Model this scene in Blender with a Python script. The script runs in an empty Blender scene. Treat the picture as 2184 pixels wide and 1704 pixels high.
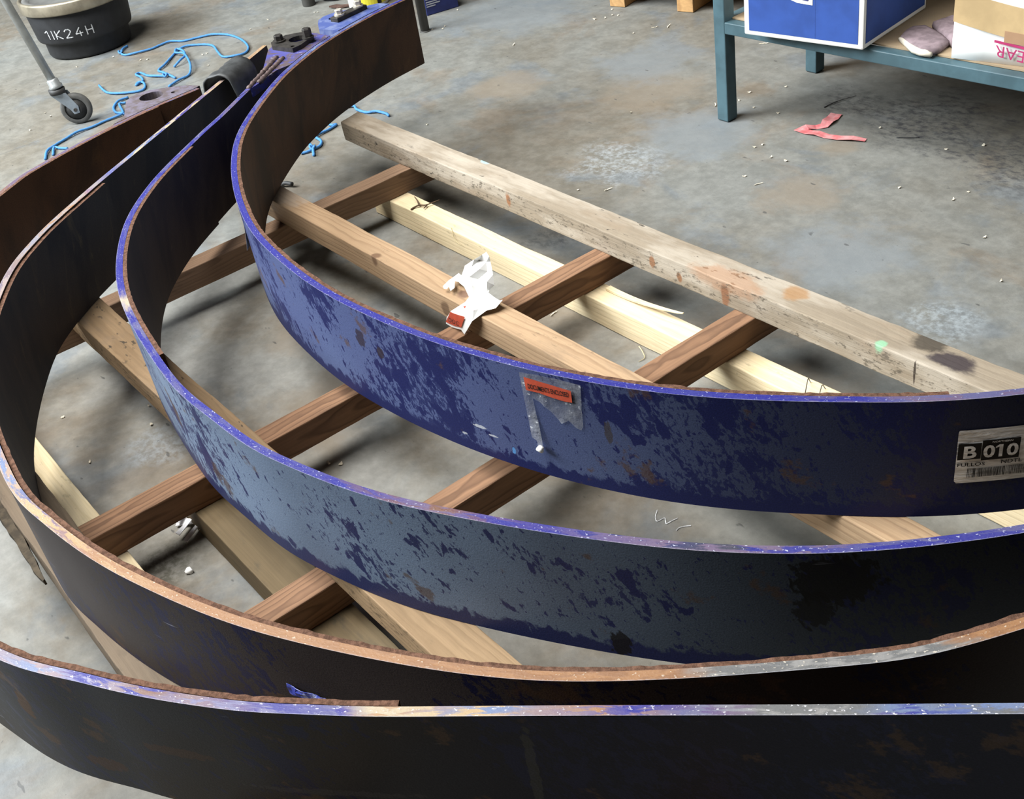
import bpy, bmesh, math, random
from mathutils import Vector, Matrix, noise as mnoise

random.seed(7)
SC = bpy.context.scene
COL = SC.collection

# ------------------------------------------------------------------ camera
cam_d = bpy.data.cameras.new('camera')
cam = bpy.data.objects.new('camera', cam_d)
COL.objects.link(cam)
_r = Vector((0.61871106, 0.77201680, -0.14555645))
_u = Vector((-0.38241324, 0.45779854, 0.80260863))
_f = Vector((-0.68626288, 0.44092012, -0.57847447))
cam.matrix_world = Matrix(((_r.x, _u.x, -_f.x, 0.0), (_r.y, _u.y, -_f.y, 0.0), (_r.z, _u.z, -_f.z, 1.253), (0, 0, 0, 1)))
cam_d.sensor_fit = 'HORIZONTAL'
cam_d.sensor_width = 36.0
cam_d.lens = 2418.3 / 2184.0 * 36.0
cam_d.clip_start = 0.02
SC.camera = cam

# ------------------------------------------------------------------ light
SC.view_settings.view_transform = 'Standard'
SC.view_settings.look = 'None'
SC.view_settings.exposure = -0.1
SC.view_settings.gamma = 1.0
SC.view_settings.use_curve_mapping = False
W = bpy.data.worlds.new('world')
SC.world = W
W.use_nodes = True
W.node_tree.nodes['Background'].inputs[0].default_value = (0.86, 0.93, 1.0, 1)
W.node_tree.nodes['Background'].inputs[1].default_value = 0.02


def area(name, loc, target, sx, sy, power, color):
    d = bpy.data.lights.new(name, 'AREA')
    d.shape = 'RECTANGLE'
    d.size, d.size_y, d.energy, d.color = sx, sy, power, color
    o = bpy.data.objects.new(name, d)
    COL.objects.link(o)
    o.location = loc
    o.rotation_euler = (Vector(target) - Vector(loc)).to_track_quat('-Z', 'Y').to_euler()
    return o


# roof light over the shop floor and the high side window to the camera's left
area('roof_light', (-2.7, -0.5, 5.0), (-2.0, 0.9, 0), 3.0, 2.2, 520, (1.0, 0.985, 0.95))
area('high_window_light', (-5.2, -2.65, 3.6), (-1.9, 0.8, 0.2), 3.6, 2.4, 1080, (0.90, 0.96, 1.0))


# ------------------------------------------------------------------ node helper
class NT:
    def __init__(s, name):
        s.m = bpy.data.materials.new(name)
        s.m.use_nodes = True
        s.t = s.m.node_tree
        s.b = s.t.nodes['Principled BSDF']

    def n(s, typ, **kw):
        x = s.t.nodes.new(typ)
        for k, v in kw.items():
            setattr(x, k, v)
        return x

    def put(s, sock, v):
        if v is None:
            return
        if hasattr(v, 'is_output'):
            s.t.links.new(v, sock)
        elif isinstance(v, (tuple, list)):
            n = len(sock.default_value)
            v = tuple(v)
            sock.default_value = (v + (1.0,))[:n] if len(v) < n else v[:n]
        else:
            sock.default_value = v

    def math(s, op, a, b=None, c=None, clamp=False):
        x = s.n('ShaderNodeMath', operation=op, use_clamp=clamp)
        s.put(x.inputs[0], a)
        s.put(x.inputs[1], b)
        s.put(x.inputs[2], c)
        return x.outputs[0]

    def vmath(s, op, a, b=None):
        x = s.n('ShaderNodeVectorMath', operation=op)
        s.put(x.inputs[0], a)
        s.put(x.inputs[1], b)
        return x.outputs['Value'] if op in ('LENGTH', 'DISTANCE', 'DOT_PRODUCT') else x.outputs[0]

    def xyz(s, x=0.0, y=0.0, z=0.0):
        c = s.n('ShaderNodeCombineXYZ')
        s.put(c.inputs[0], x)
        s.put(c.inputs[1], y)
        s.put(c.inputs[2], z)
        return c.outputs[0]

    def sep(s, v):
        c = s.n('ShaderNodeSeparateXYZ')
        s.put(c.inputs[0], v)
        return c.outputs

    def noise(s, v, scale=5.0, detail=4.0, rough=0.55, dist=0.0):
        x = s.n('ShaderNodeTexNoise')
        s.put(x.inputs['Vector'], v)
        x.inputs['Scale'].default_value = scale
        x.inputs['Detail'].default_value = detail
        x.inputs['Roughness'].default_value = rough
        x.inputs['Distortion'].default_value = dist
        return x.outputs['Fac']

    def ss(s, v, a, b, lo=0.0, hi=1.0):
        x = s.n('ShaderNodeMapRange', interpolation_type='SMOOTHSTEP')
        s.put(x.inputs['Value'], v)
        s.put(x.inputs['From Min'], a)
        s.put(x.inputs['From Max'], b)
        s.put(x.inputs['To Min'], lo)
        s.put(x.inputs['To Max'], hi)
        return x.outputs[0]

    def mix(s, f, a, b, blend='MIX'):
        x = s.n('ShaderNodeMix', data_type='RGBA', blend_type=blend)
        s.put(x.inputs['Factor'], f)
        s.put(x.inputs[6], a)
        s.put(x.inputs[7], b)
        return x.outputs[2]

    def ramp(s, f, stops, interp='LINEAR'):
        x = s.n('ShaderNodeValToRGB')
        cr = x.color_ramp
        cr.interpolation = interp
        while len(cr.elements) < len(stops):
            cr.elements.new(0.5)
        for e, (p, c) in zip(cr.elements, stops):
            e.position = p
            e.color = tuple(c) + (1.0,) if len(c) == 3 else c
        s.put(x.inputs[0], f)
        return x.outputs[0]

    def coord(s, which='Object'):
        return s.n('ShaderNodeTexCoord').outputs[which]

    def bump(s, h, strength=0.3, dist=0.002):
        x = s.n('ShaderNodeBump')
        x.inputs['Strength'].default_value = strength
        x.inputs['Distance'].default_value = dist
        s.put(x.inputs['Height'], h)
        s.t.links.new(x.outputs[0], s.b.inputs['Normal'])

    def out(s, color=None, rough=None, metal=None, spec=None, alpha=None):
        s.put(s.b.inputs['Base Color'], color)
        s.put(s.b.inputs['Roughness'], rough)
        s.put(s.b.inputs['Metallic'], metal)
        s.put(s.b.inputs['Specular IOR Level'], spec)
        s.put(s.b.inputs['Alpha'], alpha)
        return s.m


def plain(name, c, rough=0.6, metal=0.0, var=0.25, scale=30.0, bump=0.0, spec=0.4, c2=None):
    t = NT(name)
    v = t.coord()
    f = t.noise(v, scale, 5, 0.6)
    c2 = c2 or tuple(x * (1 - var) for x in c)
    col = t.mix(t.ss(f, 0.35, 0.65), c2, c)
    if bump:
        t.bump(t.noise(v, scale * 3, 4, 0.6), bump, 0.001)
    return t.out(col, rough, metal, spec)


# ------------------------------------------------------------------ object helper
def link(name, me, mats=None, parent=None):
    o = bpy.data.objects.new(name, me)
    COL.objects.link(o)
    if mats is not None:
        for m in (mats if isinstance(mats, (list, tuple)) else [mats]):
            me.materials.append(m)
    if parent is not None:
        o.parent = parent
    return o


def tag(o, label=None, cat=None, group=None, kind=None):
    if label:
        o['label'] = label
    if cat:
        o['category'] = cat
    if group:
        o['group'] = group
    if kind:
        o['kind'] = kind
    return o


def thing(name, label, cat, loc=(0, 0, 0), group=None, rotz=0.0):
    o = bpy.data.objects.new(name, None)
    COL.objects.link(o)
    o.location = loc
    o.rotation_euler = (0, 0, rotz)
    o.empty_display_size = 0.05
    return tag(o, label, cat, group)


def bm_obj(name, bm, mats, parent=None, smooth=False, bevel=0.0, off=None):
    """off: world point taken as the object's origin (geometry given in world coordinates)"""
    bmesh.ops.recalc_face_normals(bm, faces=bm.faces)
    me = bpy.data.meshes.new(name)
    base = Vector((0, 0, 0))
    if off is not None:
        base = Vector(off)
        bmesh.ops.translate(bm, verts=bm.verts, vec=-base)
    bm.to_mesh(me)
    bm.free()
    if smooth:
        for p in me.polygons:
            p.use_smooth = True
    o = link(name, me, mats, parent)
    if off is not None:
        o.location = base - (parent.location if parent is not None else Vector((0, 0, 0)))
    if bevel:
        b = o.modifiers.new('edge', 'BEVEL')
        b.width = bevel
        b.segments = 2
        b.limit_method = 'ANGLE'
    return o


def box_bm(bm, c, s, rot=None, mat=0):
    r = bmesh.ops.create_cube(bm, size=1.0)
    M = Matrix.Translation(Vector(c)) @ (rot or Matrix.Identity(4)) @ Matrix.Diagonal((s[0], s[1], s[2], 1))
    bmesh.ops.transform(bm, matrix=M, verts=r['verts'])
    for v in r['verts']:
        for f in v.link_faces:
            f.material_index = mat
    return r['verts']


def lathe_bm(bm, prof, seg=48, c=(0, 0, 0), cap0=True, cap1=True):
    rings = []
    for (r, z) in prof:
        rings.append([bm.verts.new((c[0] + r * math.cos(2 * math.pi * i / seg), c[1] + r * math.sin(2 * math.pi * i / seg), c[2] + z)) for i in range(seg)])
    for a, b in zip(rings, rings[1:]):
        for i in range(seg):
            j = (i + 1) % seg
            bm.faces.new((a[i], a[j], b[j], b[i]))
    if cap0:
        bm.faces.new(list(reversed(rings[0])))
    if cap1:
        bm.faces.new(rings[-1])


def crom(pts, n):
    """Catmull-Rom through pts, n samples per span"""
    P = [Vector(p) for p in pts]
    P = [P[0] * 2 - P[1]] + P + [P[-1] * 2 - P[-2]]
    out = []
    for i in range(1, len(P) - 2):
        a, b, c, d = P[i - 1], P[i], P[i + 1], P[i + 2]
        for k in range(n):
            t = k / n
            out.append(0.5 * ((2 * b) + (c - a) * t + (2 * a - 5 * b + 4 * c - d) * t * t + (3 * b - a - 3 * c + d) * t ** 3))
    out.append(P[-2].copy())
    return out


def tube_bm(bm, pts, r, seg=8):
    rings = []
    up = Vector((0, 0, 1))
    for i, p in enumerate(pts):
        a = pts[max(0, i - 1)]
        b = pts[min(len(pts) - 1, i + 1)]
        d = (b - a).normalized()
        s = d.cross(up)
        if s.length < 1e-4:
            s = d.cross(Vector((1, 0, 0)))
        s.normalize()
        u = s.cross(d)
        rr = r(i / (len(pts) - 1)) if callable(r) else r
        rings.append([bm.verts.new(p + (s * math.cos(2 * math.pi * k / seg) + u * math.sin(2 * math.pi * k / seg)) * rr) for k in range(seg)])
    for a, b in zip(rings, rings[1:]):
        for k in range(seg):
            j = (k + 1) % seg
            bm.faces.new((a[k], a[j], b[j], b[k]))
    bm.faces.new(list(reversed(rings[0])))
    bm.faces.new(rings[-1])


def plate_bm(bm, poly, holes, z0, z1):
    """flat plate with holes, extruded between z0 and z1"""
    edges = []
    for loop in [poly] + holes:
        vs = [bm.verts.new((x, y, z1)) for x, y in loop]
        for i in range(len(vs)):
            edges.append(bm.edges.new((vs[i], vs[(i + 1) % len(vs)])))
    r = bmesh.ops.triangle_fill(bm, edges=edges, use_beauty=True)
    fs = [g for g in r['geom'] if isinstance(g, bmesh.types.BMFace)]
    e = bmesh.ops.extrude_face_region(bm, geom=fs)
    vs = [g for g in e['geom'] if isinstance(g, bmesh.types.BMVert)]
    bmesh.ops.translate(bm, verts=vs, vec=(0, 0, z0 - z1))


def circle(cx, cy, r, n=20):
    return [(cx + r * math.cos(2 * math.pi * i / n), cy + r * math.sin(2 * math.pi * i / n)) for i in range(n)]


def text_mesh(body, size, ext=0.0, bold=0.0):
    cu = bpy.data.curves.new('txt', 'FONT')
    cu.body = body
    cu.size = size
    cu.extrude = ext
    cu.offset = bold
    cu.resolution_u = 3
    o = bpy.data.objects.new('txt', cu)
    COL.objects.link(o)
    dg = bpy.context.evaluated_depsgraph_get()
    dg.update()
    me = bpy.data.meshes.new_from_object(o.evaluated_get(dg))
    bpy.data.objects.remove(o)
    bpy.data.curves.remove(cu)
    return me


# ------------------------------------------------------------------ materials
def mat_floor():
    t = NT('worn_concrete')
    p = t.coord()
    big = t.noise(p, 1.1, 5, 0.55, 0.3)
    mid = t.noise(t.vmath('ADD', p, (7.3, 2.1, 0)), 3.3, 6, 0.6, 0.4)
    br = t.noise(t.vmath('ADD', p, (1.7, 9.1, 0)), 2.4, 6, 0.62, 0.6)
    fine = t.noise(p, 46, 5, 0.65)
    vfine = t.noise(p, 240, 3, 0.6)
    base = t.mix(t.ss(big, 0.40, 0.62), (0.178, 0.180, 0.163), (0.146, 0.129, 0.098))
    base = t.mix(t.ss(t.vmath('DISTANCE', t.vmath('ADD', p, t.xyz(0, t.math('MULTIPLY', br, 0.3), 0)), (-1.75, 0.82, 0.0)), 0.95, 0.5, 0, 0.75), base, t.mix(t.ss(br, 0.42, 0.62), (0.315, 0.318, 0.30), (0.255, 0.228, 0.180)))  # floor under the frame painted lighter to make up for light the bands block
    base = t.mix(t.ss(mid, 0.53, 0.65, 0, 0.65), base, (0.138, 0.160, 0.178))
    base = t.mix(t.ss(br, 0.53, 0.67, 0, 0.65), base, (0.165, 0.125, 0.082))
    med = t.noise(p, 14, 6, 0.7)
    base = t.mix(t.ss(med, 0.35, 0.65), t.mix(0.16, base, (0.06, 0.06, 0.06)), t.mix(0.10, base, (0.5, 0.5, 0.48)))
    base = t.mix(t.ss(fine, 0.30, 0.75), t.mix(0.22, base, (0.05, 0.05, 0.05)), base)
    # flaked pale paint, oil and tan stains: fixed places on this floor
    wob = t.noise(p, 9, 5, 0.65)
    def spot(base, c, rad, col, amt, grain=None, lo=0.35, hi=0.65):
        d = t.vmath('DISTANCE', p, (c[0], c[1], 0.0))
        d = t.math('ADD', d, t.math('MULTIPLY', t.math('SUBTRACT', wob, 0.5), rad * 1.6))
        m = t.ss(d, rad, rad * 0.35, 0, amt)
        if grain is not None:
            m = t.math('MULTIPLY', m, t.ss(grain, lo, hi))
        return t.mix(m, base, col)
    g1 = t.noise(p, 60, 6, 0.7)
    base = spot(base, (-2.09, 1.80), 0.17, (0.36, 0.39, 0.41), 0.5, g1, 0.40, 0.64)
    base = spot(base, (-1.03, 1.65), 0.11, (0.34, 0.38, 0.40), 0.5, g1, 0.40, 0.64)
    base = spot(base, (-1.9, 0.42), 0.10, (0.32, 0.35, 0.37), 0.6, g1)
    for c, r in (((-2.80, 1.98), 0.16), ((-2.37, 2.2), 0.2), ((-1.6, 1.92), 0.13), ((-1.68, 2.17), 0.07), ((-1.07, 1.25), 0.2), ((-1.75, 0.68), 0.16), ((-2.03, 0.85), 0.15)):
        base = spot(base, c, r, (0.20, 0.163, 0.12), 0.6)
    for c, r in (((-3.35, 2.45), 0.35), ((-2.55, 2.35), 0.22), ((-2.05, 2.05), 0.22), ((-1.35, 1.75), 0.2)):
        base = spot(base, c, r, (0.172, 0.194, 0.210), 0.6)
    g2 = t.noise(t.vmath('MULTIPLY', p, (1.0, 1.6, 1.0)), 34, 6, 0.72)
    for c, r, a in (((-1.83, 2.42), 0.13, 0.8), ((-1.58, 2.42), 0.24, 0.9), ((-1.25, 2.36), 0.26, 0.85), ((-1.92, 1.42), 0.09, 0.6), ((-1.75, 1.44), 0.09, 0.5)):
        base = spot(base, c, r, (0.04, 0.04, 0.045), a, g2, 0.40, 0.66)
    base = spot(base, (-1.56, 0.255), 0.10, (0.06, 0.055, 0.035), 0.7, g1, 0.38, 0.6)
    # dark specks
    sp = t.noise(t.vmath('MULTIPLY', p, (1, 2.2, 1)), 21, 2, 0.5)
    base = t.mix(t.ss(sp, 0.715, 0.75, 0, 0.65), base, (0.05, 0.05, 0.05))
    sp2 = t.noise(t.vmath('ADD', p, (3, 3, 0)), 75, 2, 0.5)
    base = t.mix(t.ss(sp2, 0.73, 0.78, 0, 0.5), base, (0.04, 0.04, 0.04))
    # saw-cut joint by the trolley
    xs = t.sep(p)
    dl = t.math('ABSOLUTE', t.math('ADD', xs[0], t.math('ADD', 3.868, t.math('MULTIPLY', t.math('SUBTRACT', wob, 0.5), 0.012))))
    base = t.mix(t.ss(dl, 0.005, 0.002, 0, 0.35), base, (0.08, 0.08, 0.08))
    t.bump(t.math('ADD', fine, t.math('MULTIPLY', vfine, 0.5)), 0.25, 0.002)
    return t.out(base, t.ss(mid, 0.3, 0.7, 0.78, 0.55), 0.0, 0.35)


def mat_wood(name, light, dark, freq=150.0, contrast=0.7, off=(0.02, -0.09), tilt=0.03, speck=0.0, grime=0.2, grime_c=(0.10, 0.085, 0.07), spots=(), rough_saw=0.0, pale=None):
    t = NT(name)
    p0 = t.coord()
    rnd = t.n('ShaderNodeObjectInfo').outputs['Random']
    p = t.vmath('ADD', p0, t.xyz(t.math('MULTIPLY', rnd, 9.0), 0.0, 0.0))
    x, y, z = t.sep(p)
    warp = t.noise(t.vmath('MULTIPLY', p, (2.2, 7.0, 7.0)), 1.0, 3, 0.5)
    warp2 = t.noise(t.vmath('MULTIPLY', p, (9.0, 20.0, 20.0)), 1.0, 3, 0.5)
    yy = t.math('ADD', t.math('ADD', y, off[0]), t.math('MULTIPLY', t.math('SUBTRACT', warp, 0.5), 0.075))
    zz = t.math('ADD', t.math('ADD', z, off[1]), t.math('MULTIPLY', t.math('SUBTRACT', warp2, 0.5), 0.012))
    r = t.math('SQRT', t.math('ADD', t.math('POWER', yy, 2.0), t.math('POWER', zz, 2.0)))
    ring = t.math('FRACT', t.math('MULTIPLY', r, freq))
    ring = t.ramp(ring, [(0.0, (0, 0, 0)), (0.55, (0.25, 0.25, 0.25)), (0.86, (1, 1, 1)), (1.0, (0, 0, 0))])
    fib = t.noise(t.vmath('MULTIPLY', p, (5.0, 220.0, 220.0)), 1.0, 3, 0.6)
    col = t.mix(t.math('MULTIPLY', ring, contrast), light, dark)
    col = t.mix(t.ss(fib, 0.3, 0.75, 0.0, 0.4), col, tuple(c * 0.55 for c in light))
    g = t.noise(t.vmath('MULTIPLY', p, (3.0, 9.0, 9.0)), 1.6, 6, 0.65)
    if pale:
        pz = t.noise(t.vmath('MULTIPLY', p, (4.0, 14.0, 14.0)), 1.0, 4, 0.6)
        col = t.mix(t.ss(pz, 0.42, 0.62, 0, 0.75), col, pale)
    col = t.mix(t.ss(g, 0.54, 0.72, 0, grime), col, grime_c)
    if speck:
        sp = t.noise(t.vmath('MULTIPLY', p, (28.0, 70.0, 70.0)), 1.0, 3, 0.6)
        zone = t.noise(t.vmath('MULTIPLY', p, (5.0, 5.0, 5.0)), 1.0, 2, 0.5)
        col = t.mix(t.math('MULTIPLY', t.ss(sp, 0.62, 0.69, 0, speck), t.ss(zone, 0.42, 0.6)), col, (0.035, 0.03, 0.025))
    edge = t.noise(t.vmath('MULTIPLY', p0, (30.0, 45.0, 45.0)), 1.0, 4, 0.6)
    for c, rad, sc, amt in spots:
        d = t.vmath('LENGTH', t.vmath('DIVIDE', t.vmath('SUBTRACT', p0, c), rad))
        d = t.math('ADD', d, t.math('MULTIPLY', t.math('SUBTRACT', edge, 0.5), 1.1))
        col = t.mix(t.ss(d, 1.0, 0.55, 0, amt), col, sc)
    h = t.math('ADD', t.math('MULTIPLY', fib, 0.6), t.math('MULTIPLY', ring, 0.25))
    if rough_saw:
        rs = t.noise(t.vmath('MULTIPLY', p, (60.0, 130.0, 130.0)), 1.0, 4, 0.7)
        h = t.math('ADD', h, t.math('MULTIPLY', rs, rough_saw))
        ny = t.n('ShaderNodeNewGeometry')
        side = t.math('ABSOLUTE', t.sep(ny.outputs['Normal'])[2])
        m = t.math('MULTIPLY', t.ss(rs, 0.54, 0.66, 0, 0.8), t.ss(side, 0.6, 0.4))
        col = t.mix(m, col, tuple(c * 0.3 for c in light))
    t.bump(h, 0.35, 0.0015)
    return t.out(col, 0.75, 0.0, 0.25)


def mat_paint(name, haze1, haze2, blotch, cover, rust_amt, low_edge, seed, streak=0.5, fade=None, spots=()):
    """painted steel face; UV: u metres along the band, v metres up"""
    t = NT(name)
    uv = t.n('ShaderNodeUVMap', uv_map='UVMap').outputs[0]
    u, v, _ = t.sep(uv)
    su = t.math('ADD', u, t.math('MULTIPLY', v, streak))
    q = t.xyz(su, v, seed)
    low = t.noise(t.vmath('MULTIPLY', q, (2.2, 2.2, 1)), 1.0, 3, 0.5)
    lump = t.noise(t.vmath('MULTIPLY', q, (46.0, 27.0, 1)), 1.0, 5, 0.58, 0.3)
    lump2 = t.noise(t.vmath('MULTIPLY', q, (120.0, 66.0, 1)), 1.0, 3, 0.55, 0.2)
    cl = t.noise(t.vmath('MULTIPLY', q, (5.5, 6.0, 1)), 1.0, 3, 0.5)
    gr = t.noise(t.xyz(u, v, seed), 420, 2, 0.5)
    base = t.mix(t.ss(low, 0.35, 0.65), haze1, haze2)
    if fade:
        base = t.mix(t.ss(u, fade[0], fade[1]), base, fade[2])
    thr = t.ss(cl, 0.34, 0.64, cover[0], cover[1])
    m1 = t.ss(t.math('SUBTRACT', lump, thr), -0.012, 0.022)
    m2 = t.ss(t.math('SUBTRACT', lump2, t.math('ADD', thr, 0.03)), -0.01, 0.02)
    lump3 = t.noise(t.xyz(t.math('MULTIPLY', su, 230.0), t.math('MULTIPLY', v, 120.0), seed), 1.0, 3, 0.55)
    m3 = t.ss(t.math('SUBTRACT', lump3, t.math('ADD', thr, 0.045)), -0.01, 0.02)
    m = t.math('MAXIMUM', t.math('MAXIMUM', m1, t.math('MULTIPLY', m3, 0.8)), t.math('MULTIPLY', m2, 0.9))
    ed = t.math('ADD', v, t.math('MULTIPLY', t.math('SUBTRACT', lump, 0.5), 0.07))
    mlow = t.ss(ed, low_edge + 0.004, low_edge - 0.004)
    m = t.math('MAXIMUM', m, mlow)
    col = t.mix(t.math('MULTIPLY', m, 0.93), base, blotch)
    ru = t.noise(t.xyz(t.math('ADD', su, 3.0), v, seed + 2.0), 11, 5, 0.65)
    col = t.mix(t.ss(ru, 0.64 - rust_amt, 0.70 - rust_amt, 0, 0.7), col, (0.085, 0.05, 0.03))
    for (cu, cv), (ru_, rv_), sc_, amt in spots:
        dx = t.math('DIVIDE', t.math('SUBTRACT', u, cu), ru_)
        dy = t.math('DIVIDE', t.math('SUBTRACT', v, cv), rv_)
        dd = t.math('SQRT', t.math('ADD', t.math('POWER', dx, 2.0), t.math('POWER', dy, 2.0)))
        dd = t.math('ADD', dd, t.math('MULTIPLY', t.math('SUBTRACT', lump2, 0.5), 1.6))
        col = t.mix(t.ss(dd, 1.05, 0.85, 0, amt), col, sc_)
    sc = t.noise(t.vmath('MULTIPLY', t.xyz(u, v, seed + 5.0), (9.0, 150.0, 1)), 1.0, 2, 0.5)
    col = t.mix(t.ss(sc, 0.755, 0.79, 0, 0.45), col, (0.45, 0.45, 0.5))
    col = t.mix(t.ss(gr, 0.35, 0.7), t.mix(0.22, col, (0, 0, 0)), col)
    t.bump(t.math('ADD', gr, t.math('MULTIPLY', lump2, 0.6)), 0.22, 0.0008)
    return t.out(col, t.math('ADD', 0.50, t.math('MULTIPLY', m, -0.08)), 0.0, 0.12)


def mat_rim(name, total, stops, stops2, fleck, fleck_stops, seed):
    t = NT(name)
    uv = t.n('ShaderNodeUVMap', uv_map='UVMap').outputs[0]
    u, v, _ = t.sep(uv)
    p = t.xyz(u, v, seed)
    wob = t.noise(t.vmath('MULTIPLY', p, (14, 60, 1)), 1.0, 4, 0.6)
    uu = t.math('ADD', t.math('DIVIDE', u, total), t.math('MULTIPLY', t.math('SUBTRACT', wob, 0.5), 0.03))
    a = t.ramp(uu, [(x / total, c) for x, c in stops])
    b = t.ramp(uu, [(x / total, c) for x, c in stops2])
    pm = t.noise(t.vmath('MULTIPLY', p, (24, 110, 1)), 1.0, 5, 0.62, 0.4)
    col = t.mix(t.ss(pm, 0.46, 0.56), a, b)
    fl = t.noise(t.vmath('MULTIPLY', p, (230, 300, 1)), 1.0, 3, 0.5)
    famt = t.ramp(uu, [(x / total, (c, c, c)) for x, c in fleck_stops])
    col = t.mix(t.math('MULTIPLY', t.ss(fl, 0.62, 0.70), famt), col, fleck)
    col = t.mix(1.0, col, (0.62, 0.62, 0.62), 'MULTIPLY')
    ed = t.math('ADD', t.math('ABSOLUTE', v), t.math('MULTIPLY', t.math('SUBTRACT', fl, 0.5), 0.003))
    col = t.mix(t.math('MULTIPLY', t.ss(ed, 0.0012, 0.0003), 0.4), col, (0.30, 0.30, 0.34))
    t.bump(t.math('ADD', pm, t.math('MULTIPLY', fl, 0.6)), 0.35, 0.0012)
    return t.out(col, t.ss(fl, 0.4, 0.65, 0.55, 0.38), 0.0, 0.5)


def mat_inner(name, c1, c2, c3, seed):
    t = NT(name)
    uv = t.n('ShaderNodeUVMap', uv_map='UVMap').outputs[0]
    u, v, _ = t.sep(uv)
    p = t.xyz(t.math('ADD', u, t.math('MULTIPLY', v, 0.4)), v, seed)
    a = t.noise(t.vmath('MULTIPLY', p, (9, 4, 1)), 1.0, 5, 0.6, 0.5)
    b = t.noise(t.vmath('MULTIPLY', p, (16, 5, 1)), 1.6, 5, 0.65, 0.8)
    g = t.noise(p, 380, 2, 0.5)
    col = t.mix(t.ss(a, 0.38, 0.64), c1, c2)
    col = t.mix(t.ss(b, 0.58, 0.74, 0, 0.55), col, c3)
    col = t.mix(t.ss(g, 0.3, 0.7, 0.25, 0.0), col, (0, 0, 0))
    t.bump(t.math('ADD', g, a), 0.25, 0.001)
    return t.out(col, 0.62, 0.0, 0.3)


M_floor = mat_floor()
M_fibre = plain('lining_fibre', (0.135, 0.072, 0.048), 0.95, 0, 0.5, 160, 0.8, 0.1)
M_steel_raw = plain('bare_steel', (0.09, 0.08, 0.07), 0.5, 0.4, 0.5, 40, 0.3)
M_black_steel = plain('blackened_steel', (0.045, 0.04, 0.036), 0.55, 0.3, 0.5, 60, 0.3)
M_weld = plain('brown_weld', (0.135, 0.095, 0.09), 0.6, 0.1, 0.5, 60, 0.4)
M_bolt = plain('oily_bolt_steel', (0.12, 0.11, 0.10), 0.42, 0.7, 0.5, 90, 0.2)
M_bolt_pale = plain('zinc_bolt', (0.62, 0.58, 0.50), 0.38, 0.5, 0.35, 120, 0.2)
M_rubber = plain('black_rubber', (0.045, 0.047, 0.048), 0.6, 0, 0.45, 35, 0.3)
M_tub = plain('tub_rubber', (0.022, 0.023, 0.026), 0.62, 0, 0.35, 24, 0.15)
M_zinc = plain('tarnished_ring', (0.40, 0.355, 0.27), 0.38, 0.55, 0.35, 14, 0.1)
M_lid = plain('grey_lid', (0.24, 0.24, 0.23), 0.5, 0.2, 0.3, 10)
M_chalk = plain('chalk', (0.72, 0.74, 0.76), 0.9, 0, 0.5, 160)
M_tubegrey = plain('galvanised_tube', (0.44, 0.46, 0.46), 0.38, 0.6, 0.25, 18)
M_zincfork = plain('zinc_fork', (0.36, 0.41, 0.46), 0.4, 0.55, 0.25, 20)
M_tyre = plain('grey_tyre', (0.125, 0.125, 0.12), 0.7, 0, 0.35, 30)
M_tyre_dark = plain('wheel_hub_plastic', (0.045, 0.045, 0.045), 0.6, 0, 0.35, 30)
M_rope = plain('blue_rope', (0.065, 0.25, 0.58), 0.6, 0, 0.35, 500, 0.6)
M_teal = plain('teal_enamel', (0.062, 0.118, 0.142), 0.45, 0, 0.35, 9, 0.05, 0.4, c2=(0.042, 0.08, 0.096))
M_card = plain('brown_card', (0.36, 0.27, 0.17), 0.85, 0, 0.22, 5)
M_worktop = plain('worktop_ply', (0.30, 0.21, 0.13), 0.7, 0, 0.3, 6)
M_boxblue = plain('printed_blue_card', (0.024, 0.070, 0.29), 0.6, 0, 0.22, 11, 0.05, 0.4)
M_boxwhite = plain('white_card', (0.80, 0.79, 0.76), 0.75, 0, 0.07, 9)
M_boxpink = plain('pink_print', (0.66, 0.30, 0.27), 0.7, 0, 0.2, 9)
M_navyline = plain('navy_print', (0.03, 0.035, 0.15), 0.7, 0, 0.2, 9)
M_tape = plain('brown_parcel_tape', (0.50, 0.36, 0.19), 0.4, 0, 0.2, 10, 0.1, 0.5)
M_tape_dark = plain('tape_overlap', (0.36, 0.22, 0.13), 0.45, 0, 0.15, 12)
M_magenta = plain('magenta_print', (0.42, 0.03, 0.13), 0.7, 0, 0.2, 20)
M_glove = plain('mauve_suede', (0.24, 0.185, 0.20), 0.95, 0, 0.35, 38, 0.4, 0.1)
M_cuff = plain('cream_cuff', (0.60, 0.55, 0.45), 0.9, 0, 0.2, 50)
M_redtape = plain('faded_red_tape', (0.56, 0.13, 0.14), 0.5, 0, 0.25, 30, 0.1, 0.5, c2=(0.66, 0.30, 0.30))
M_paper = plain('white_paper', (0.86, 0.86, 0.84), 0.8, 0, 0.05, 30, 0.1)
M_redprint = plain('red_print', (0.50, 0.075, 0.035), 0.6, 0, 0.2, 60)
M_blackprint = plain('black_ink', (0.012, 0.010, 0.009), 0.6, 0, 0.2, 60)
M_foil = None
M_chip = plain('pale_wood_chip', (0.74, 0.67, 0.53), 0.85, 0, 0.25, 200)
M_darkbit = plain('dark_wire_bit', (0.04, 0.04, 0.04), 0.7, 0, 0.3, 60)
M_plasticwhite = plain('torn_white_plastic', (0.82, 0.82, 0.85), 0.4, 0, 0.1, 40)
M_twig = plain('twig_bark', (0.12, 0.075, 0.045), 0.85, 0, 0.4, 120)
M_straw = plain('straw', (0.66, 0.55, 0.32), 0.8, 0, 0.2, 120)
M_yellow = plain('yellow_tin', (0.66, 0.60, 0.05), 0.4, 0, 0.2, 20)
M_tinwhite = plain('tin_white', (0.78, 0.76, 0.72), 0.45, 0, 0.1, 20)
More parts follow.
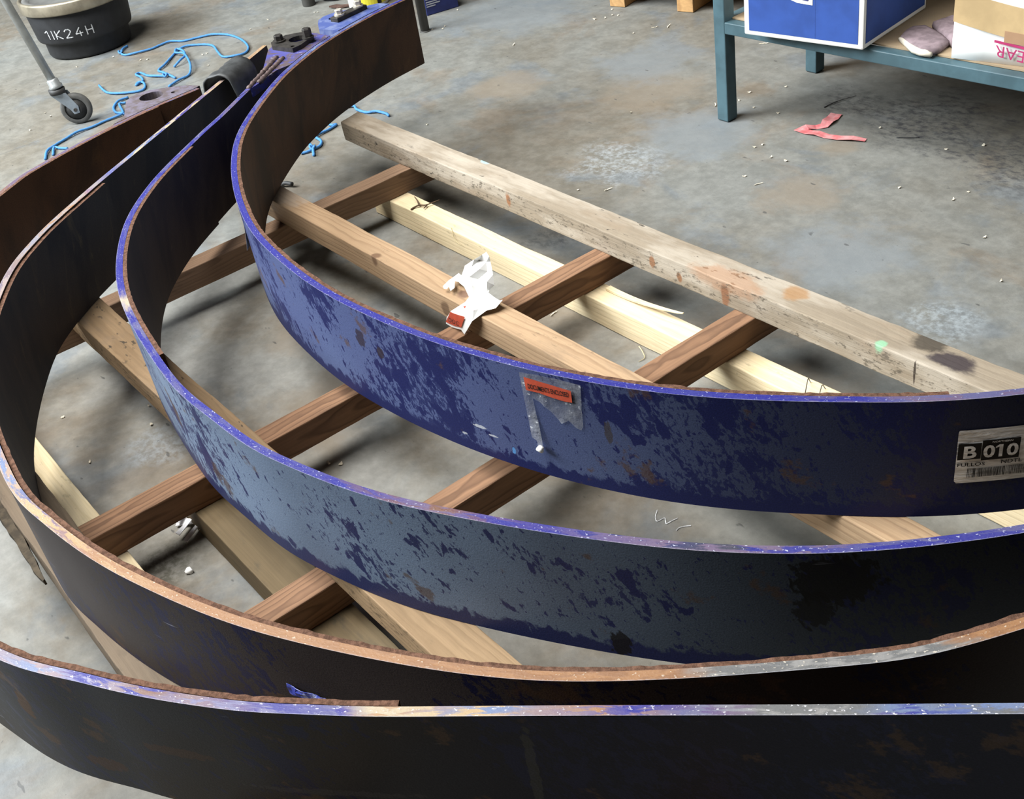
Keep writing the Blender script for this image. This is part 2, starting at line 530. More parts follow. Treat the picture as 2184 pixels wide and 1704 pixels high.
M_navycard = plain('navy_carton', (0.022, 0.033, 0.155), 0.6, 0, 0.25, 20)
M_greyprint = plain('grey_print', (0.42, 0.44, 0.50), 0.7, 0, 0.2, 60)
M_post = plain('dark_post_paint', (0.075, 0.073, 0.068), 0.6, 0.1, 0.3, 14, 0.1)
M_cloth = plain('brown_rag', (0.12, 0.075, 0.06), 0.95, 0, 0.4, 40, 0.3, 0.1)

W_A = mat_wood('weathered_rail_timber', (0.275, 0.225, 0.165), (0.17, 0.13, 0.09), 120, 0.3, (0.03, -0.12), speck=0.9, grime=0.6, grime_c=(0.26, 0.20, 0.14), rough_saw=1.0, pale=(0.40, 0.35, 0.285), spots=(
    ((1.365, -0.03, 0.05), (0.10, 0.045, 0.03), (0.32, 0.17, 0.09), 0.6),
    ((1.82, 0.0, 0.05), (0.055, 0.028, 0.03), (0.03, 0.022, 0.028), 0.9),
    ((1.765, 0.02, 0.05), (0.04, 0.03, 0.03), (0.03, 0.025, 0.02), 0.8),
    ((1.50, 0.01, 0.05), (0.03, 0.03, 0.03), (0.30, 0.15, 0.05), 0.7),
    ((1.709, -0.028, 0.05), (0.012, 0.012, 0.02), (0.22, 0.46, 0.28), 0.8),
    ((0.557, 0.033, 0.05), (0.02, 0.01, 0.012), (0.30, 0.55, 0.58), 0.7),
    ((1.778, -0.034, 0.03), (0.0025, 0.012, 0.024), (0.03, 0.02, 0.015), 0.95),
    ((0.725, -0.035, 0.03), (0.011, 0.006, 0.022), (0.24, 0.10, 0.04), 0.9),
    ((1.182, -0.035, 0.03), (0.010, 0.006, 0.017), (0.22, 0.10, 0.045), 0.9),
    ((1.255, -0.035, 0.02), (0.008, 0.006, 0.014), (0.22, 0.10, 0.045), 0.9),
    ((1.373, -0.035, 0.022), (0.013, 0.006, 0.03), (0.20, 0.09, 0.045), 0.9)))
W_B = mat_wood('tan_rail_timber', (0.42, 0.285, 0.17), (0.28, 0.175, 0.10), 105, 0.7, (0.015, -0.075), speck=0.3, grime=0.3, spots=(
    ((0.55, -0.02, 0.045), (0.018, 0.014, 0.02), (0.13, 0.07, 0.04), 0.8),
    ((0.83, 0.0, 0.05), (0.02, 0.016, 0.02), (0.15, 0.085, 0.06), 0.85),
    ((0.80, -0.028, 0.02), (0.02, 0.01, 0.02), (0.12, 0.07, 0.04), 0.8),
    ((0.10, 0.01, 0.05), (0.10, 0.05, 0.05), (0.40, 0.35, 0.30), 0.5)))
W_C = mat_wood('pale_pine_timber', (0.76, 0.63, 0.41), (0.62, 0.48, 0.27), 95, 0.5, (0.02, -0.10), speck=0.25, grime=0.22, grime_c=(0.36, 0.29, 0.19))
W_D = mat_wood('stained_tan_timber', (0.27, 0.18, 0.10), (0.18, 0.115, 0.06), 100, 0.5, (0.02, -0.10), speck=0.85, grime=0.55, grime_c=(0.16, 0.12, 0.09), rough_saw=0.5)
W_X = mat_wood('red_brown_bearer_timber', (0.27, 0.150, 0.085), (0.095, 0.050, 0.030), 130, 0.75, (0.004, -0.035), speck=0.1, grime=0.35, grime_c=(0.06, 0.035, 0.025))
W_X1 = mat_wood('faded_brown_bearer_timber', (0.26, 0.165, 0.105), (0.13, 0.08, 0.05), 130, 0.6, (0.004, -0.05), speck=0.2, grime=0.35, grime_c=(0.12, 0.08, 0.055))
W_E = mat_wood('oily_board_timber', (0.165, 0.12, 0.066), (0.12, 0.085, 0.045), 90, 0.4, (0.02, -0.2), speck=0.4, grime=0.95, grime_c=(0.055, 0.052, 0.042))
W_G = mat_wood('grey_weathered_timber', (0.165, 0.122, 0.082), (0.11, 0.08, 0.055), 110, 0.5, (0.02, -0.10), speck=0.6, grime=0.5, grime_c=(0.10, 0.085, 0.06), rough_saw=0.5)
W_P = mat_wood('orange_pallet_timber', (0.50, 0.30, 0.13), (0.32, 0.17, 0.07), 90, 0.6, (0.02, -0.10), grime=0.3)
# ------------------------------------------------------------------ floor
bm = bmesh.new()
box_bm(bm, (-3.0, 1.5, -0.05), (14, 14, 0.1))
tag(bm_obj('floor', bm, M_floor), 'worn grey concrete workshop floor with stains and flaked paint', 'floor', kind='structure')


# ------------------------------------------------------------------ timber
def timber(name, label, x0, x1, yc, wy, z0, z1, mat, rotz=0.0, org=None, wob=0.0012, seed=0, group=None, chew=(0.004, 0.004), cham=0.0022, skew=0.0):
    """sawn length along local x; org = world point of local (0,0,0)"""
    bm = bmesh.new()
    L = x1 - x0
    n = max(8, int(L / 0.022))
    hy, hz = wy / 2, z1 - z0
    prof = []
    for (cy, cz, a0) in ((hy, hz, 0), (-hy, hz, 90), (-hy, 0, 180), (hy, 0, 270)):
        sy = -1 if cy > 0 else 1
        sz = -1 if cz > 0 else 1
        ccy, ccz = cy + sy * cham, cz + sz * cham
        for k in range(3):
            a = math.radians(a0 + 45 * k)
            prof.append((ccy + cham * math.cos(a), ccz + cham * math.sin(a)))
        nxt = {0: (0, hz), 90: (-hy, hz / 2), 180: (0, 0), 270: (hy, hz / 2)}[a0]
        prof.append(nxt)
    rings = []
    for i in range(n + 1):
        x = L * i / n
        ring = []
        for k, (y, z) in enumerate(prof):
            q = Vector((x * 7 + seed * 3.1, y * 22 + seed, z * 22))
            d = mnoise.noise_vector(q) * wob + mnoise.noise_vector(q * 6) * wob * 0.5
            xx = x
            if i == 0:
                xx -= abs(mnoise.noise(Vector((y * 90, z * 90, seed)))) * chew[0]
            if i == n:
                xx += abs(mnoise.noise(Vector((y * 90, z * 90, seed + 9)))) * chew[1]
            dz = d.z if z > 0.002 else max(0.0, d.z)
            ring.append(bm.verts.new((xx + skew * y * (1 if i in (0,) else 0), y + d.y, min(z + dz, hz))))
        rings.append(ring)
    m = len(prof)
    for a, b in zip(rings, rings[1:]):
        for k in range(m):
            j = (k + 1) % m
            bm.faces.new((a[k], a[j], b[j], b[k]))
    bm.faces.new(rings[0])
    bm.faces.new(list(reversed(rings[-1])))
    o = bm_obj(name, bm, mat)
    o.location = org if org else (x0, yc, z0)
    o.rotation_euler = (0, 0, rotz)
    return tag(o, label, 'timber', group)


H1, H2, H3 = 0.06, 0.1155, 0.168
# runners on the floor
RUN_C = timber('timber_runner', 'pale new pine runner on the floor under the weathered grey rail', -2.40, -0.15, 1.266, 0.055, 0.001, H1, W_C, seed=1)
timber('timber_runner', 'pale yellow runner on the floor inside the rusty brown band', -2.55, -0.75, 0.195, 0.055, 0.001, H1, W_C, seed=2)
timber('timber_board', 'wide oil-stained board on the floor below the grey-blue band', -1.66, -0.86, 0.386, 0.078, 0.001, H1, W_E, seed=3)
# long splinter lifting off the pale runner
bm = bmesh.new()
rows = []
for i in range(19):
    f = i / 18
    x = -1.56 + 0.21 * f
    w = 0.010 * (1 - f) ** 0.5 + 0.0015
    z = H1 + 0.001 + 0.020 * f ** 1.6
    y = 1.286 - 0.004 * math.sin(f * 3)
    rows.append([bm.verts.new((x, y - w, z)), bm.verts.new((x, y + 0.002, z)), bm.verts.new((x, y + 0.002, z + 0.004 * (1 - f) + 0.0015)), bm.verts.new((x, y - w, z + 0.004 * (1 - f) + 0.0015))])
for a, b in zip(rows, rows[1:]):
    for k in range(4):
        bm.faces.new((a[k], a[(k + 1) % 4], b[(k + 1) % 4], b[k]))
bm.faces.new(rows[0])
bm.faces.new(list(reversed(rows[-1])))
so = bm_obj('splinter', bm, W_C)
so.parent = RUN_C
so.matrix_parent_inverse = Matrix.Translation(-RUN_C.location)
# bearers across
def bearer(l, w, n0, n1, mat, label, seed):
    return timber('timber_bearer', label, 0, n1 - n0, 0, w, H1, H2, mat, math.pi / 2, (l, n0, H1), seed=seed)
bearer(-2.344, 0.052, 0.115, 1.383, W_X1, 'faded brown bearer, rearmost of those crossing under the rails', 4)
bearer(-1.609, 0.050, 0.115, 1.383, W_X, 'red-brown bearer with a pink knot crossing under the white paper', 5)
bearer(-1.222, 0.050, 0.115, 1.383, W_X, 'red-brown bearer with coarse dark grain, nearest of the bearers', 6)
# rails on top
timber('timber_rail', 'long weathered grey rail beside the open floor with dark burn mark', -2.64, -0.10, 1.350, 0.069, H2, H3, W_A, seed=7, chew=(0.012, 0.004), wob=0.0018, skew=-0.25)
timber('timber_rail', 'tan rail with white paper and red label lying on it', -2.46, -0.10, 0.982, 0.056, H2, H3, W_B, seed=8, skew=-0.5)
timber('timber_rail', 'stained tan rail under the grey-blue band', -2.40, -0.45, 0.446, 0.072, H2, H3, W_D, seed=9, wob=0.0016)
g = timber('timber_rail', 'grey weathered rail with broken dark end outside the rusty brown band', -2.30, -0.72, 0.131, 0.070, H2, H3, W_G, seed=10, wob=0.002)
# splintered strip hanging off its side
bm = bmesh.new()
n = 22
rings = []
for i in range(n + 1):
    t = i / n
    x = 0.35 + 0.43 * t
    w = 0.016 * (1 - t) ** 0.4 + 0.004
    y = -0.036 - 0.010 * t + 0.003 * mnoise.noise(Vector((x * 22, 0, 4)))
    z = 0.034 - 0.016 * t
    h = 0.018 * (1 - 0.4 * t)
    rings.append([bm.verts.new((x, y + a * w + 0.002 * mnoise.noise(Vector((x * 60, a * 3, b * 3))), z + b * h)) for a, b in ((0.5, 0.5), (-0.5, 0.35), (-0.5, -0.5), (0.5, -0.5))])
for a, b in zip(rings, rings[1:]):
    for k in range(4):
        bm.faces.new((a[k], a[(k + 1) % 4], b[(k + 1) % 4], b[k]))
bm.faces.new(rings[0])
bm.faces.new(list(reversed(rings[-1])))
sp = bm_obj('splinter', bm, M_darkbit, g)
sp.data.materials[0] = plain('rotten_wood', (0.085, 0.065, 0.042), 0.9, 0, 0.5, 60, 0.5)


# ------------------------------------------------------------------ brake bands
Z0, Z1 = 0.1690, 0.3612
C1, R1 = (-1.5473, 1.9579), 1.2993
C2, R2 = (-1.4524, 1.6077), 1.2460
C3, R3 = (-1.4384, 1.3000), 1.1955
C4, R4 = (-1.5722, 1.0288), 1.1347


def arc_pts(C, R, devs):
    return [(C[0] + (R + d) * math.cos(math.radians(a)), C[1] + (R + d) * math.sin(math.radians(a)), 0.0) for a, d in devs]


class Plan:
    """plan curve of a band's outer face"""
    def __init__(s, ctrl, C):
        s.C = C
        raw = crom(ctrl, 24)
        d = [0.0]
        for a, b in zip(raw, raw[1:]):
            d.append(d[-1] + (b - a).length)
        s.L = d[-1]
        n = int(s.L / 0.012)
        s.p = []
        k = 0
        for i in range(n + 1):
            u = s.L * i / n
            while k < len(d) - 2 and d[k + 1] < u:
                k += 1
            t = (u - d[k]) / max(1e-9, d[k + 1] - d[k])
            s.p.append(raw[k].lerp(raw[k + 1], t))
        s.n = n

    def at(s, u):
        x = min(max(u / s.L * s.n, 0.0), s.n - 1e-6)
        i = int(x)
        t = x - i
        p = s.p[i].lerp(s.p[i + 1], t)
        a, b = s.p[max(0, i - 1)], s.p[min(s.n, i + 2)]
        d = (b - a).normalized()
        return p, d, Vector((d.y, -d.x, 0))

    def u_at(s, deg):
        return min(range(s.n + 1), key=lambda i: abs(((math.degrees(math.atan2(s.p[i].y - s.C[1], s.p[i].x - s.C[0])) - deg + 180) % 360) - 180)) * s.L / s.n

    def pt(s, u, z, off=0.0):
        p, d, nn = s.at(u)
        return Vector((p.x + nn.x * off, p.y + nn.y * off, z))


P1 = Plan(arc_pts(C1, R1, [(-168.5, -.013), (-161, -.006), (-153, .003), (-146, .006), (-139, .005), (-128, .008), (-119, .005), (-109, .002), (-100, 0), (-88, -.004), (-75, -.003), (-63, .003), (-52, .001), (-41, 0), (-25, 0), (-12, 0)]), C1)
P2 = Plan([(-2.735, 1.262, 0), (-2.649, 1.153, 0), (-2.551, 1.033, 0), (-2.469, .931, 0), (-2.398, .836, 0)] + arc_pts(C2, R2, [(-130, -.008), (-120, .003), (-108, 0), (-94, -.005), (-86, -.002), (-78, .003), (-67, -.002), (-51, 0), (-38, 0), (-22, 0), (-10, 0)]), C2)
P3 = Plan([(-2.839, 1.248, 0), (-2.70, 1.052, 0), (-2.56, .855, 0), (-2.435, .679, 0), (-2.345, .555, 0)] + arc_pts(C3, R3, [(-131, -.005), (-122, .002), (-107, .004), (-92, .005), (-84, .004), (-75, -.001), (-64, -.004), (-50, -.001), (-36, -.001), (-28, .003), (-15, 0), (-5, 0)]), C3)
s4 = [(-0.733, 0.259), (-0.680, 0.312), (-0.576, 0.416), (-0.450, 0.541), (-0.309, 0.682), (-0.20, 0.79)]
P4 = Plan(arc_pts(C4, R4, [(-178, .0), (-168, -.002), (-155, 0.0), (-148, -.006), (-130, .0), (-110, .004), (-90, .005), (-70, .0), (-60, -.002), (-52, 0), (-46, .001)]) + [(x, y, 0) for x, y in s4], C4)
ST = 0.0125   # steel
LT = 0.0075   # lining


def strip(name, P, u0, u1, off0, off1, z0, z1, mats, parent, fray=0.0, seed=0):
    """curved bar: outer face slot 0, top/bottom/ends slot 1, inner face slot 2"""
    bm = bmesh.new()
    uvl = bm.loops.layers.uv.new('UVMap')
    n = max(4, int((u1 - u0) / 0.010))
    nz = 6
    rows = []
    for i in range(n + 1):
        u = u0 + (u1 - u0) * i / n
        prof = []
        w0 = 0.0005 * mnoise.noise(Vector((u * 5, seed, 0)))
        for k in range(nz + 1):
            prof.append((off0, z0 + (z1 - z0) * k / nz))
        fr = fray * mnoise.noise(Vector((u * 160, seed, 3))) if fray else 0.0
        fr2 = fray * mnoise.noise(Vector((u * 210, seed, 8))) if fray else 0.0
        prof[-1] = (off0, z1 + fr * 0.6)
        prof.append(((off0 + off1) / 2, z1 + (fr + fr2) * 0.5))
        for k in range(nz, -1, -1):
            prof.append((off1 - (fr2 * 0.7 if k == nz else 0), z0 + (z1 - z0) * k / nz + (fr2 * 0.6 if k == nz else 0)))
        prof.append(((off0 + off1) / 2, z0))
        rows.append((u, prof, [bm.verts.new(P.pt(u, z, o + w0)) for o, z in prof]))
    m = len(rows[0][1])
    for (ua, pa, a), (ub, pb, b) in zip(rows, rows[1:]):
        for k in range(m):
            j = (k + 1) % m
            f = bm.faces.new((a[k], b[k], b[j], a[j]))
            f.material_index = 0 if k < nz else (2 if nz + 2 <= k < 2 * nz + 2 else 1)
            top = f.material_index == 1
            for lp, (uu, pr, kk) in zip(f.loops, ((ua, pa, k), (ub, pb, k), (ub, pb, j), (ua, pa, j))):
                lp[uvl].uv = (uu, (pr[kk][0] - off0) if top else (pr[kk][1] - z0))
    for (u, pr, r), rev in ((rows[0], 0), (rows[-1], 1)):
        f = bm.faces.new(list(reversed(r)) if rev else r)
        f.material_index = 1
    for e in bm.edges:
        if len(e.link_faces) == 2 and e.link_faces[0].material_index != e.link_faces[1].material_index:
            e.smooth = False
    me = bpy.data.meshes.new(name)
    bm.normal_update()
    bm.to_mesh(me)
    bm.free()
    o = link(name, me, mats, parent)
    if parent is not None:
        o.matrix_parent_inverse = Matrix.Translation(-parent.location)
    for p in me.polygons:
        p.use_smooth = p.material_index != 1
    return o


BLUE = (0.026, 0.027, 0.27)
LILAC = (0.125, 0.12, 0.26)
RUSTY = (0.20, 0.095, 0.06)
COPPER = (0.38, 0.195, 0.092)
GOLD = (0.52, 0.36, 0.19)
CREAM = (0.52, 0.43, 0.30)
GREY = (0.17, 0.17, 0.17)
GREYL = (0.30, 0.29, 0.28)
PALEB = (0.17, 0.23, 0.40)
BROWNL = (0.17, 0.12, 0.20)

# --- band 1: bright blue
u = P1.u_at
paint1 = mat_paint('band_blue_paint', (0.095, 0.125, 0.235), (0.070, 0.090, 0.195), (0.012, 0.015, 0.075), (0.66, 0.475), 0.03, 0.020, 1.3, 0.32, (u(-76), u(-46), (0.024, 0.028, 0.060)), (((u(-86), 0.135), (0.013, 0.02), (0.03, 0.022, 0.03), 0.85), ((u(-83.5), 0.125), (0.008, 0.011), (0.032, 0.024, 0.03), 0.85), ((u(-74.8), 0.055), (0.012, 0.003), (0.5, 0.52, 0.56), 0.8), ((u(-73.8), 0.045), (0.010, 0.002), (0.5, 0.52, 0.56), 0.8), ((u(-76.2), 0.03), (0.006, 0.003), (0.5, 0.52, 0.56), 0.7), ((u(-71.8), 0.03), (0.003, 0.007), (0.10, 0.30, 0.62), 0.8), ((u(-64.5), 0.11), (0.006, 0.020), (0.05, 0.042, 0.04), 0.8)))
rim1 = mat_rim('band_blue_rim', P1.L, [(0, LILAC), (u(-150), PALEB), (u(-142), BLUE), (u(-50), BLUE), (u(-47), LILAC), (P1.L, LILAC)],
               [(0, BLUE), (u(-130), LILAC), (u(-120), BLUE), (u(-90), (0.042, 0.042, 0.25)), (u(-55), (0.04, 0.043, 0.27)), (u(-46), BROWNL), (P1.L, BLUE)],
               (0.62, 0.66, 0.82), [(0, 0.5), (u(-130), 0.25), (u(-85), 0.6), (P1.L, 0.5)], 0.7)
in1 = mat_inner('band_blue_inner', (0.080, 0.040, 0.023), (0.032, 0.019, 0.015), (0.125, 0.068, 0.032), 0.2)
T1 = thing('brake_band', 'bright blue curved steel band, innermost, with clear pouch and B 010 label', 'steel band', (P1.pt(u(-90), Z0)), 'curved steel bands')
strip('steel_strip', P1, 0, P1.L, 0, -ST, Z0, Z1, [paint1, rim1, in1], T1, seed=1)
strip('friction_lining', P1, 0.004, u(-45), -ST, -ST - LT, Z0 + .001, Z1 - .0003, [M_fibre, M_fibre, in1], T1, 0.0022, 11)

# --- band 2: grey-blue
u = P2.u_at
paint2 = mat_paint('band_grey_blue_paint', (0.150, 0.200, 0.285), (0.088, 0.112, 0.160), (0.016, 0.019, 0.075), (0.70, 0.525), 0.02, 0.024, 4.1, 0.32, (u(-70), u(-42), (0.036, 0.043, 0.053)), (((u(-44.5), 0.150), (0.050, 0.040), (0.010, 0.009, 0.008), 0.9), ((u(-45.5), 0.105), (0.022, 0.030), (0.010, 0.009, 0.008), 0.85), ((u(-56), 0.02), (0.014, 0.022), (0.012, 0.010, 0.010), 0.9), ((u(-90), 0.085), (0.016, 0.04), (0.016, 0.019, 0.075), 0.9), ((u(-88.5), 0.06), (0.012, 0.022), (0.06, 0.035, 0.025), 0.7)))
rim2 = mat_rim('band_grey_blue_rim', P2.L, [(0, LILAC), (u(-142), BLUE), (u(-108.5), BLUE), (u(-107.7), CREAM), (u(-105.6), CREAM), (u(-105), BLUE), (u(-72), BLUE), (u(-66), BROWNL), (u(-62), BLUE), (u(-54), BROWNL), (u(-45), BROWNL), (u(-43), BLUE), (P2.L, LILAC)],
               [(0, RUSTY), (u(-142), LILAC), (u(-108.5), BLUE), (u(-107.7), CREAM), (u(-105.6), (.36, .32, .36)), (u(-104), LILAC), (u(-75), (0.045, 0.045, 0.25)), (u(-66), RUSTY), (u(-60), BLUE), (u(-49.8), (0.06, 0.06, 0.08)), (u(-48.8), BLUE), (u(-40), LILAC), (P2.L, BLUE)],
               (0.68, 0.70, 0.84), [(0, 0.6), (u(-100), 0.35), (u(-85), 0.75), (u(-65), 0.4), (u(-50), 0.8), (P2.L, 0.3)], 2.2)
in2 = mat_inner('band_grey_blue_inner', (0.055, 0.035, 0.024), (0.028, 0.018, 0.016), (0.12, 0.08, 0.042), 3.2)
T2 = thing('brake_band', 'grey-blue curved steel band with dark blotches, second from the bright blue one', 'steel band', P2.pt(u(-90), Z0), 'curved steel bands')
strip('steel_strip', P2, 0, P2.L, 0, -ST, Z0, Z1, [paint2, rim2, in2], T2, seed=2)
strip('friction_lining', P2, u(-138.8), u(-96.5), -ST, -ST - LT, Z0 + .001, Z1 - .0003, [M_fibre, M_fibre, in2], T2, 0.0016, 12)

# --- band 3: rusty brown
u = P3.u_at
paint3 = mat_paint('band_brown_paint', (0.048, 0.039, 0.039), (0.028, 0.022, 0.022), (0.010, 0.012, 0.048), (0.72, 0.54), 0.04, 0.008, 7.7, 0.5)
rim3 = mat_rim('band_brown_rim', P3.L, [(0, COPPER), (u(-158), CREAM), (u(-150), CREAM), (u(-146), LILAC), (u(-141), (.38, .32, .29)), (u(-130), (.27, .26, .31)), (u(-120), (.40, .30, .26)), (u(-96), (.35, .25, .25)), (u(-86), GOLD), (u(-70), COPPER), (u(-42.5), COPPER), (u(-40.5), GREY), (u(-30), GREY), (u(-28.5), COPPER), (P3.L, COPPER)],
               [(0, GOLD), (u(-158), BLUE), (u(-150), PALEB), (u(-144), (0.12, .12, .4)), (u(-138), COPPER), (u(-128), (.32, .22, .15)), (u(-118), LILAC), (u(-92), PALEB), (u(-87), LILAC), (u(-78), COPPER), (u(-42.5), (.30, .15, .075)), (u(-40.5), GREYL), (u(-30), GREYL), (u(-28.5), (.30, .15, .075)), (P3.L, COPPER)],
               (0.80, 0.72, 0.60), [(0, 0.6), (u(-120), 0.5), (u(-90), 0.7), (u(-70), 0.65), (u(-50), 0.35), (u(-40), 0.7), (u(-30), 0.7), (P3.L, 0.3)], 5.1)
in3 = mat_inner('band_brown_inner', (0.045, 0.030, 0.020), (0.020, 0.014, 0.012), (0.13, 0.085, 0.035), 6.4)
T3 = thing('brake_band', 'rusty brown curved steel band with copper-coloured rim and folded black rubber on it', 'steel band', P3.pt(u(-90), Z0), 'curved steel bands')
strip('steel_strip', P3, 0, P3.L, 0, -ST, Z0, Z1, [paint3, rim3, in3], T3, seed=3)
strip('friction_lining', P3, u(-143), u(-8), -ST - 0.0012, -ST - 0.0012 - LT, Z0 + .001, Z1 - .0035, [M_fibre, M_fibre, in3], T3, 0.0022, 13)

# --- band 4: front
u = P4.u_at
uS = u(-45.5)
paint4 = mat_paint('band_dark_paint', (0.033, 0.037, 0.047), (0.030, 0.024, 0.020), (0.012, 0.014, 0.042), (0.72, 0.54), 0.06, -0.02, 12.3, 0.6, (uS - .05, uS + .3, (0.013, 0.0135, 0.026)), (((u(-67.1), 0.113), (0.012, 0.026), (0.075, 0.040, 0.022), 0.95), ((uS + .20, 0.10), (0.006, 0.08), (0.06, 0.058, 0.05), 0.6), ((uS - 0.02, 0.06), (0.10, 0.005), (0.06, 0.055, 0.055), 0.5), ((u(-62), 0.04), (0.03, 0.012), (0.075, 0.036, 0.018), 0.6), ((u(-56), 0.10), (0.05, 0.008), (0.07, 0.038, 0.022), 0.55)))
rim4 = mat_rim('band_dark_rim', P4.L, [(0, RUSTY), (u(-110), (.26, .15, .13)), (u(-70), LILAC), (u(-64), (.34, .25, .26)), (u(-61), BLUE), (u(-57), BLUE), (u(-54), (.25, .165, .165)), (u(-49), BLUE), (uS + .01, LILAC), (uS + .05, CREAM), (uS + .16, GOLD), (uS + .32, BLUE), (uS + .40, BROWNL), (uS + .43, GREY), (uS + .52, GREY), (uS + .57, PALEB), (uS + .64, GREY), (P4.L, BLUE)],
               [(0, LILAC), (u(-110), RUSTY), (u(-70), (.32, .19, .165)), (u(-64), PALEB), (u(-61), (.33, .33, .48)), (u(-57), RUSTY), (u(-54), (.19, .18, .32)), (u(-49), (.19, .18, .32)), (uS + .01, BLUE), (uS + .05, (.45, .26, .12)), (uS + .16, PALEB), (uS + .28, COPPER), (uS + .36, LILAC), (uS + .43, GREYL), (uS + .52, GREYL), (uS + .57, BLUE), (uS + .64, PALEB), (P4.L, GREYL)],
               (0.80, 0.79, 0.82), [(0, 0.3), (u(-70), 0.4), (u(-60), 0.7), (u(-50), 0.5), (uS + .1, 0.8), (uS + .3, 0.5), (uS + .45, 0.9), (P4.L, 0.8)], 9.4)
in4 = mat_inner('band_dark_inner', (0.13, 0.062, 0.030), (0.07, 0.038, 0.022), (0.17, 0.09, 0.035), 9.9)
T4 = thing('brake_band', 'dark blue-black steel band with straight arm, nearest of the four bands', 'steel band', P4.pt(u(-90), Z0), 'curved steel bands')
strip('steel_strip', P4, 0, P4.L, 0, -ST, Z0, Z1, [paint4, rim4, in4], T4, seed=4)
strip('friction_lining', P4, u(-172), u(-42.3), -ST - 0.0004, -ST - LT, Z0 + .001, Z1 + .0005, [M_fibre, M_fibre, in4], T4, 0.0022, 14)


def onparent(o, parent):
    o.parent = parent
    o.matrix_parent_inverse = Matrix.Translation(-parent.location)
    return o


def wpart(name, bm, mats, parent, smooth=False, bevel=0.0, off=None):
    """geometry in world coordinates, child of a thing"""
    o = bm_obj(name, bm, mats, None, smooth, bevel)
    return onparent(o, parent)


def hexbolt(parent, x, y, z, r, h, mat, washer=None, tilt=(0, 0)):
    bm = bmesh.new()
    lathe_bm(bm, [(r * 0.98, 0), (r, h * 0.12), (r, h * 0.85), (r * 0.86, h)], 6, (x, y, z + (0.004 if washer else 0)))
    o = wpart('bolt', bm, mat, parent)
    if washer:
        bm = bmesh.new()
        lathe_bm(bm, [(washer, 0), (washer, 0.004)], 24, (x, y, z))
        w = bm_obj('washer', bm, mat)
        w.parent = o
    return o


lugpaint = NT('lug_paint')
_p = lugpaint.coord()
_n = lugpaint.noise(_p, 26, 6, 0.65, 0.5)
_n2 = lugpaint.noise(_p, 70, 5, 0.65)
_c = lugpaint.mix(lugpaint.ss(_n, 0.44, 0.58), (0.058, 0.058, 0.22), (0.085, 0.062, 0.072))
_c = lugpaint.mix(lugpaint.ss(_n2, 0.60, 0.68, 0, 0.6), _c, (0.32, 0.32, 0.42))
lugpaint.bump(_n2, 0.2, 0.001)
M_lug = lugpaint.out(_c, 0.5, 0.0, 0.4)
lug1 = NT('lug_blue_paint')
_p = lug1.coord()
_n = lug1.noise(_p, 22, 6, 0.65, 0.5)
_c = lug1.mix(lug1.ss(_n, 0.45, 0.65), (0.055, 0.080, 0.23), (0.13, 0.16, 0.29))
M_lug1 = lug1.out(_c, 0.45, 0.0, 0.4)
M_lug4 = plain('lug_rust_lilac', (0.115, 0.10, 0.135), 0.7, 0, 0.45, 45, 0.3, c2=(0.075, 0.058, 0.058))


def on1(a, gap=0.002):
    p = P1.pt(P1.u_at(a), 0, gap)
    return (p.x, p.y)


# lug of the bright blue band
bm = bmesh.new()
poly = [on1(-155.5), (-2.80, 1.402), (-2.842, 1.424), (-2.872, 1.443), (-2.889, 1.47), (-2.888, 1.505), (-2.873, 1.54), (-2.852, 1.575), (-2.832, 1.615), on1(-165.5), on1(-163), on1(-160.5), on1(-158)]
plate_bm(bm, poly, [circle(-2.845, 1.475, 0.013)], 0.330, 0.3625)
wpart('anchor_lug', bm, M_lug1, T1)
bm = bmesh.new()
d = Vector((-0.22, 0.975, 0))
box_bm(bm, (-2.820, 1.513, 0.3685), (0.115, 0.030, 0.012), Matrix.Rotation(math.atan2(0.975, -0.22), 4, 'Z'))
wpart('clamp_bar', bm, M_black_steel, T1, bevel=0.0015)
hexbolt(T1, -2.814, 1.480, 0.3745, 0.011, 0.012, M_bolt_pale, 0.015)
hexbolt(T1, -2.828, 1.550, 0.3745, 0.011, 0.013, M_bolt_pale, 0.015)

# lug of the grey-blue band
bm = bmesh.new()
poly = [(-2.540, 1.020), (-2.64, 1.140), (-2.70, 1.180), (-2.785, 1.236), (-2.812, 1.270), (-2.833, 1.320), (-2.815, 1.362), (-2.78, 1.380), on1(-154), on1(-151), on1(-148), on1(-145), (-2.618, 1.170), (-2.570, 1.085)]
plate_bm(bm, poly, [circle(-2.752, 1.312, 0.026)], 0.3405, 0.3620)
wpart('anchor_lug', bm, M_lug, T2)
bm = bmesh.new()
poly = [(-2.800, 1.256), (-2.772, 1.243), (-2.694, 1.262), (-2.699, 1.290), (-2.722, 1.330), (-2.74, 1.352), (-2.79, 1.352), (-2.815, 1.31)]
plate_bm(bm, poly, [circle(-2.752, 1.312, 0.025), circle(-2.709, 1.272, 0.006, 12)], 0.3621, 0.3735)
wpart('packing_plate', bm, M_black_steel, T2)
hexbolt(T2, -2.782, 1.272, 0.3736, 0.012, 0.014, M_black_steel, 0.017)
hexbolt(T2, -2.729, 1.330, 0.3736, 0.012, 0.022, M_black_steel, 0.016)
# weld ribs running along the lug
for k, (a, b) in enumerate((((-2.565, 1.062), (-2.705, 1.218)), ((-2.578, 1.098), (-2.682, 1.224)))):
    bm = bmesh.new()
    n = 26
    pts = [Vector((a[0] + (b[0] - a[0]) * i / n, a[1] + (b[1] - a[1]) * i / n, 0.3622 + 0.0012 * math.sin(i * 2.1))) for i in range(n + 1)]
    tube_bm(bm, pts, lambda t: 0.0062 + 0.0009 * math.sin(t * 90), 8)
    wpart('weld_bead', bm, M_weld, T2, True)

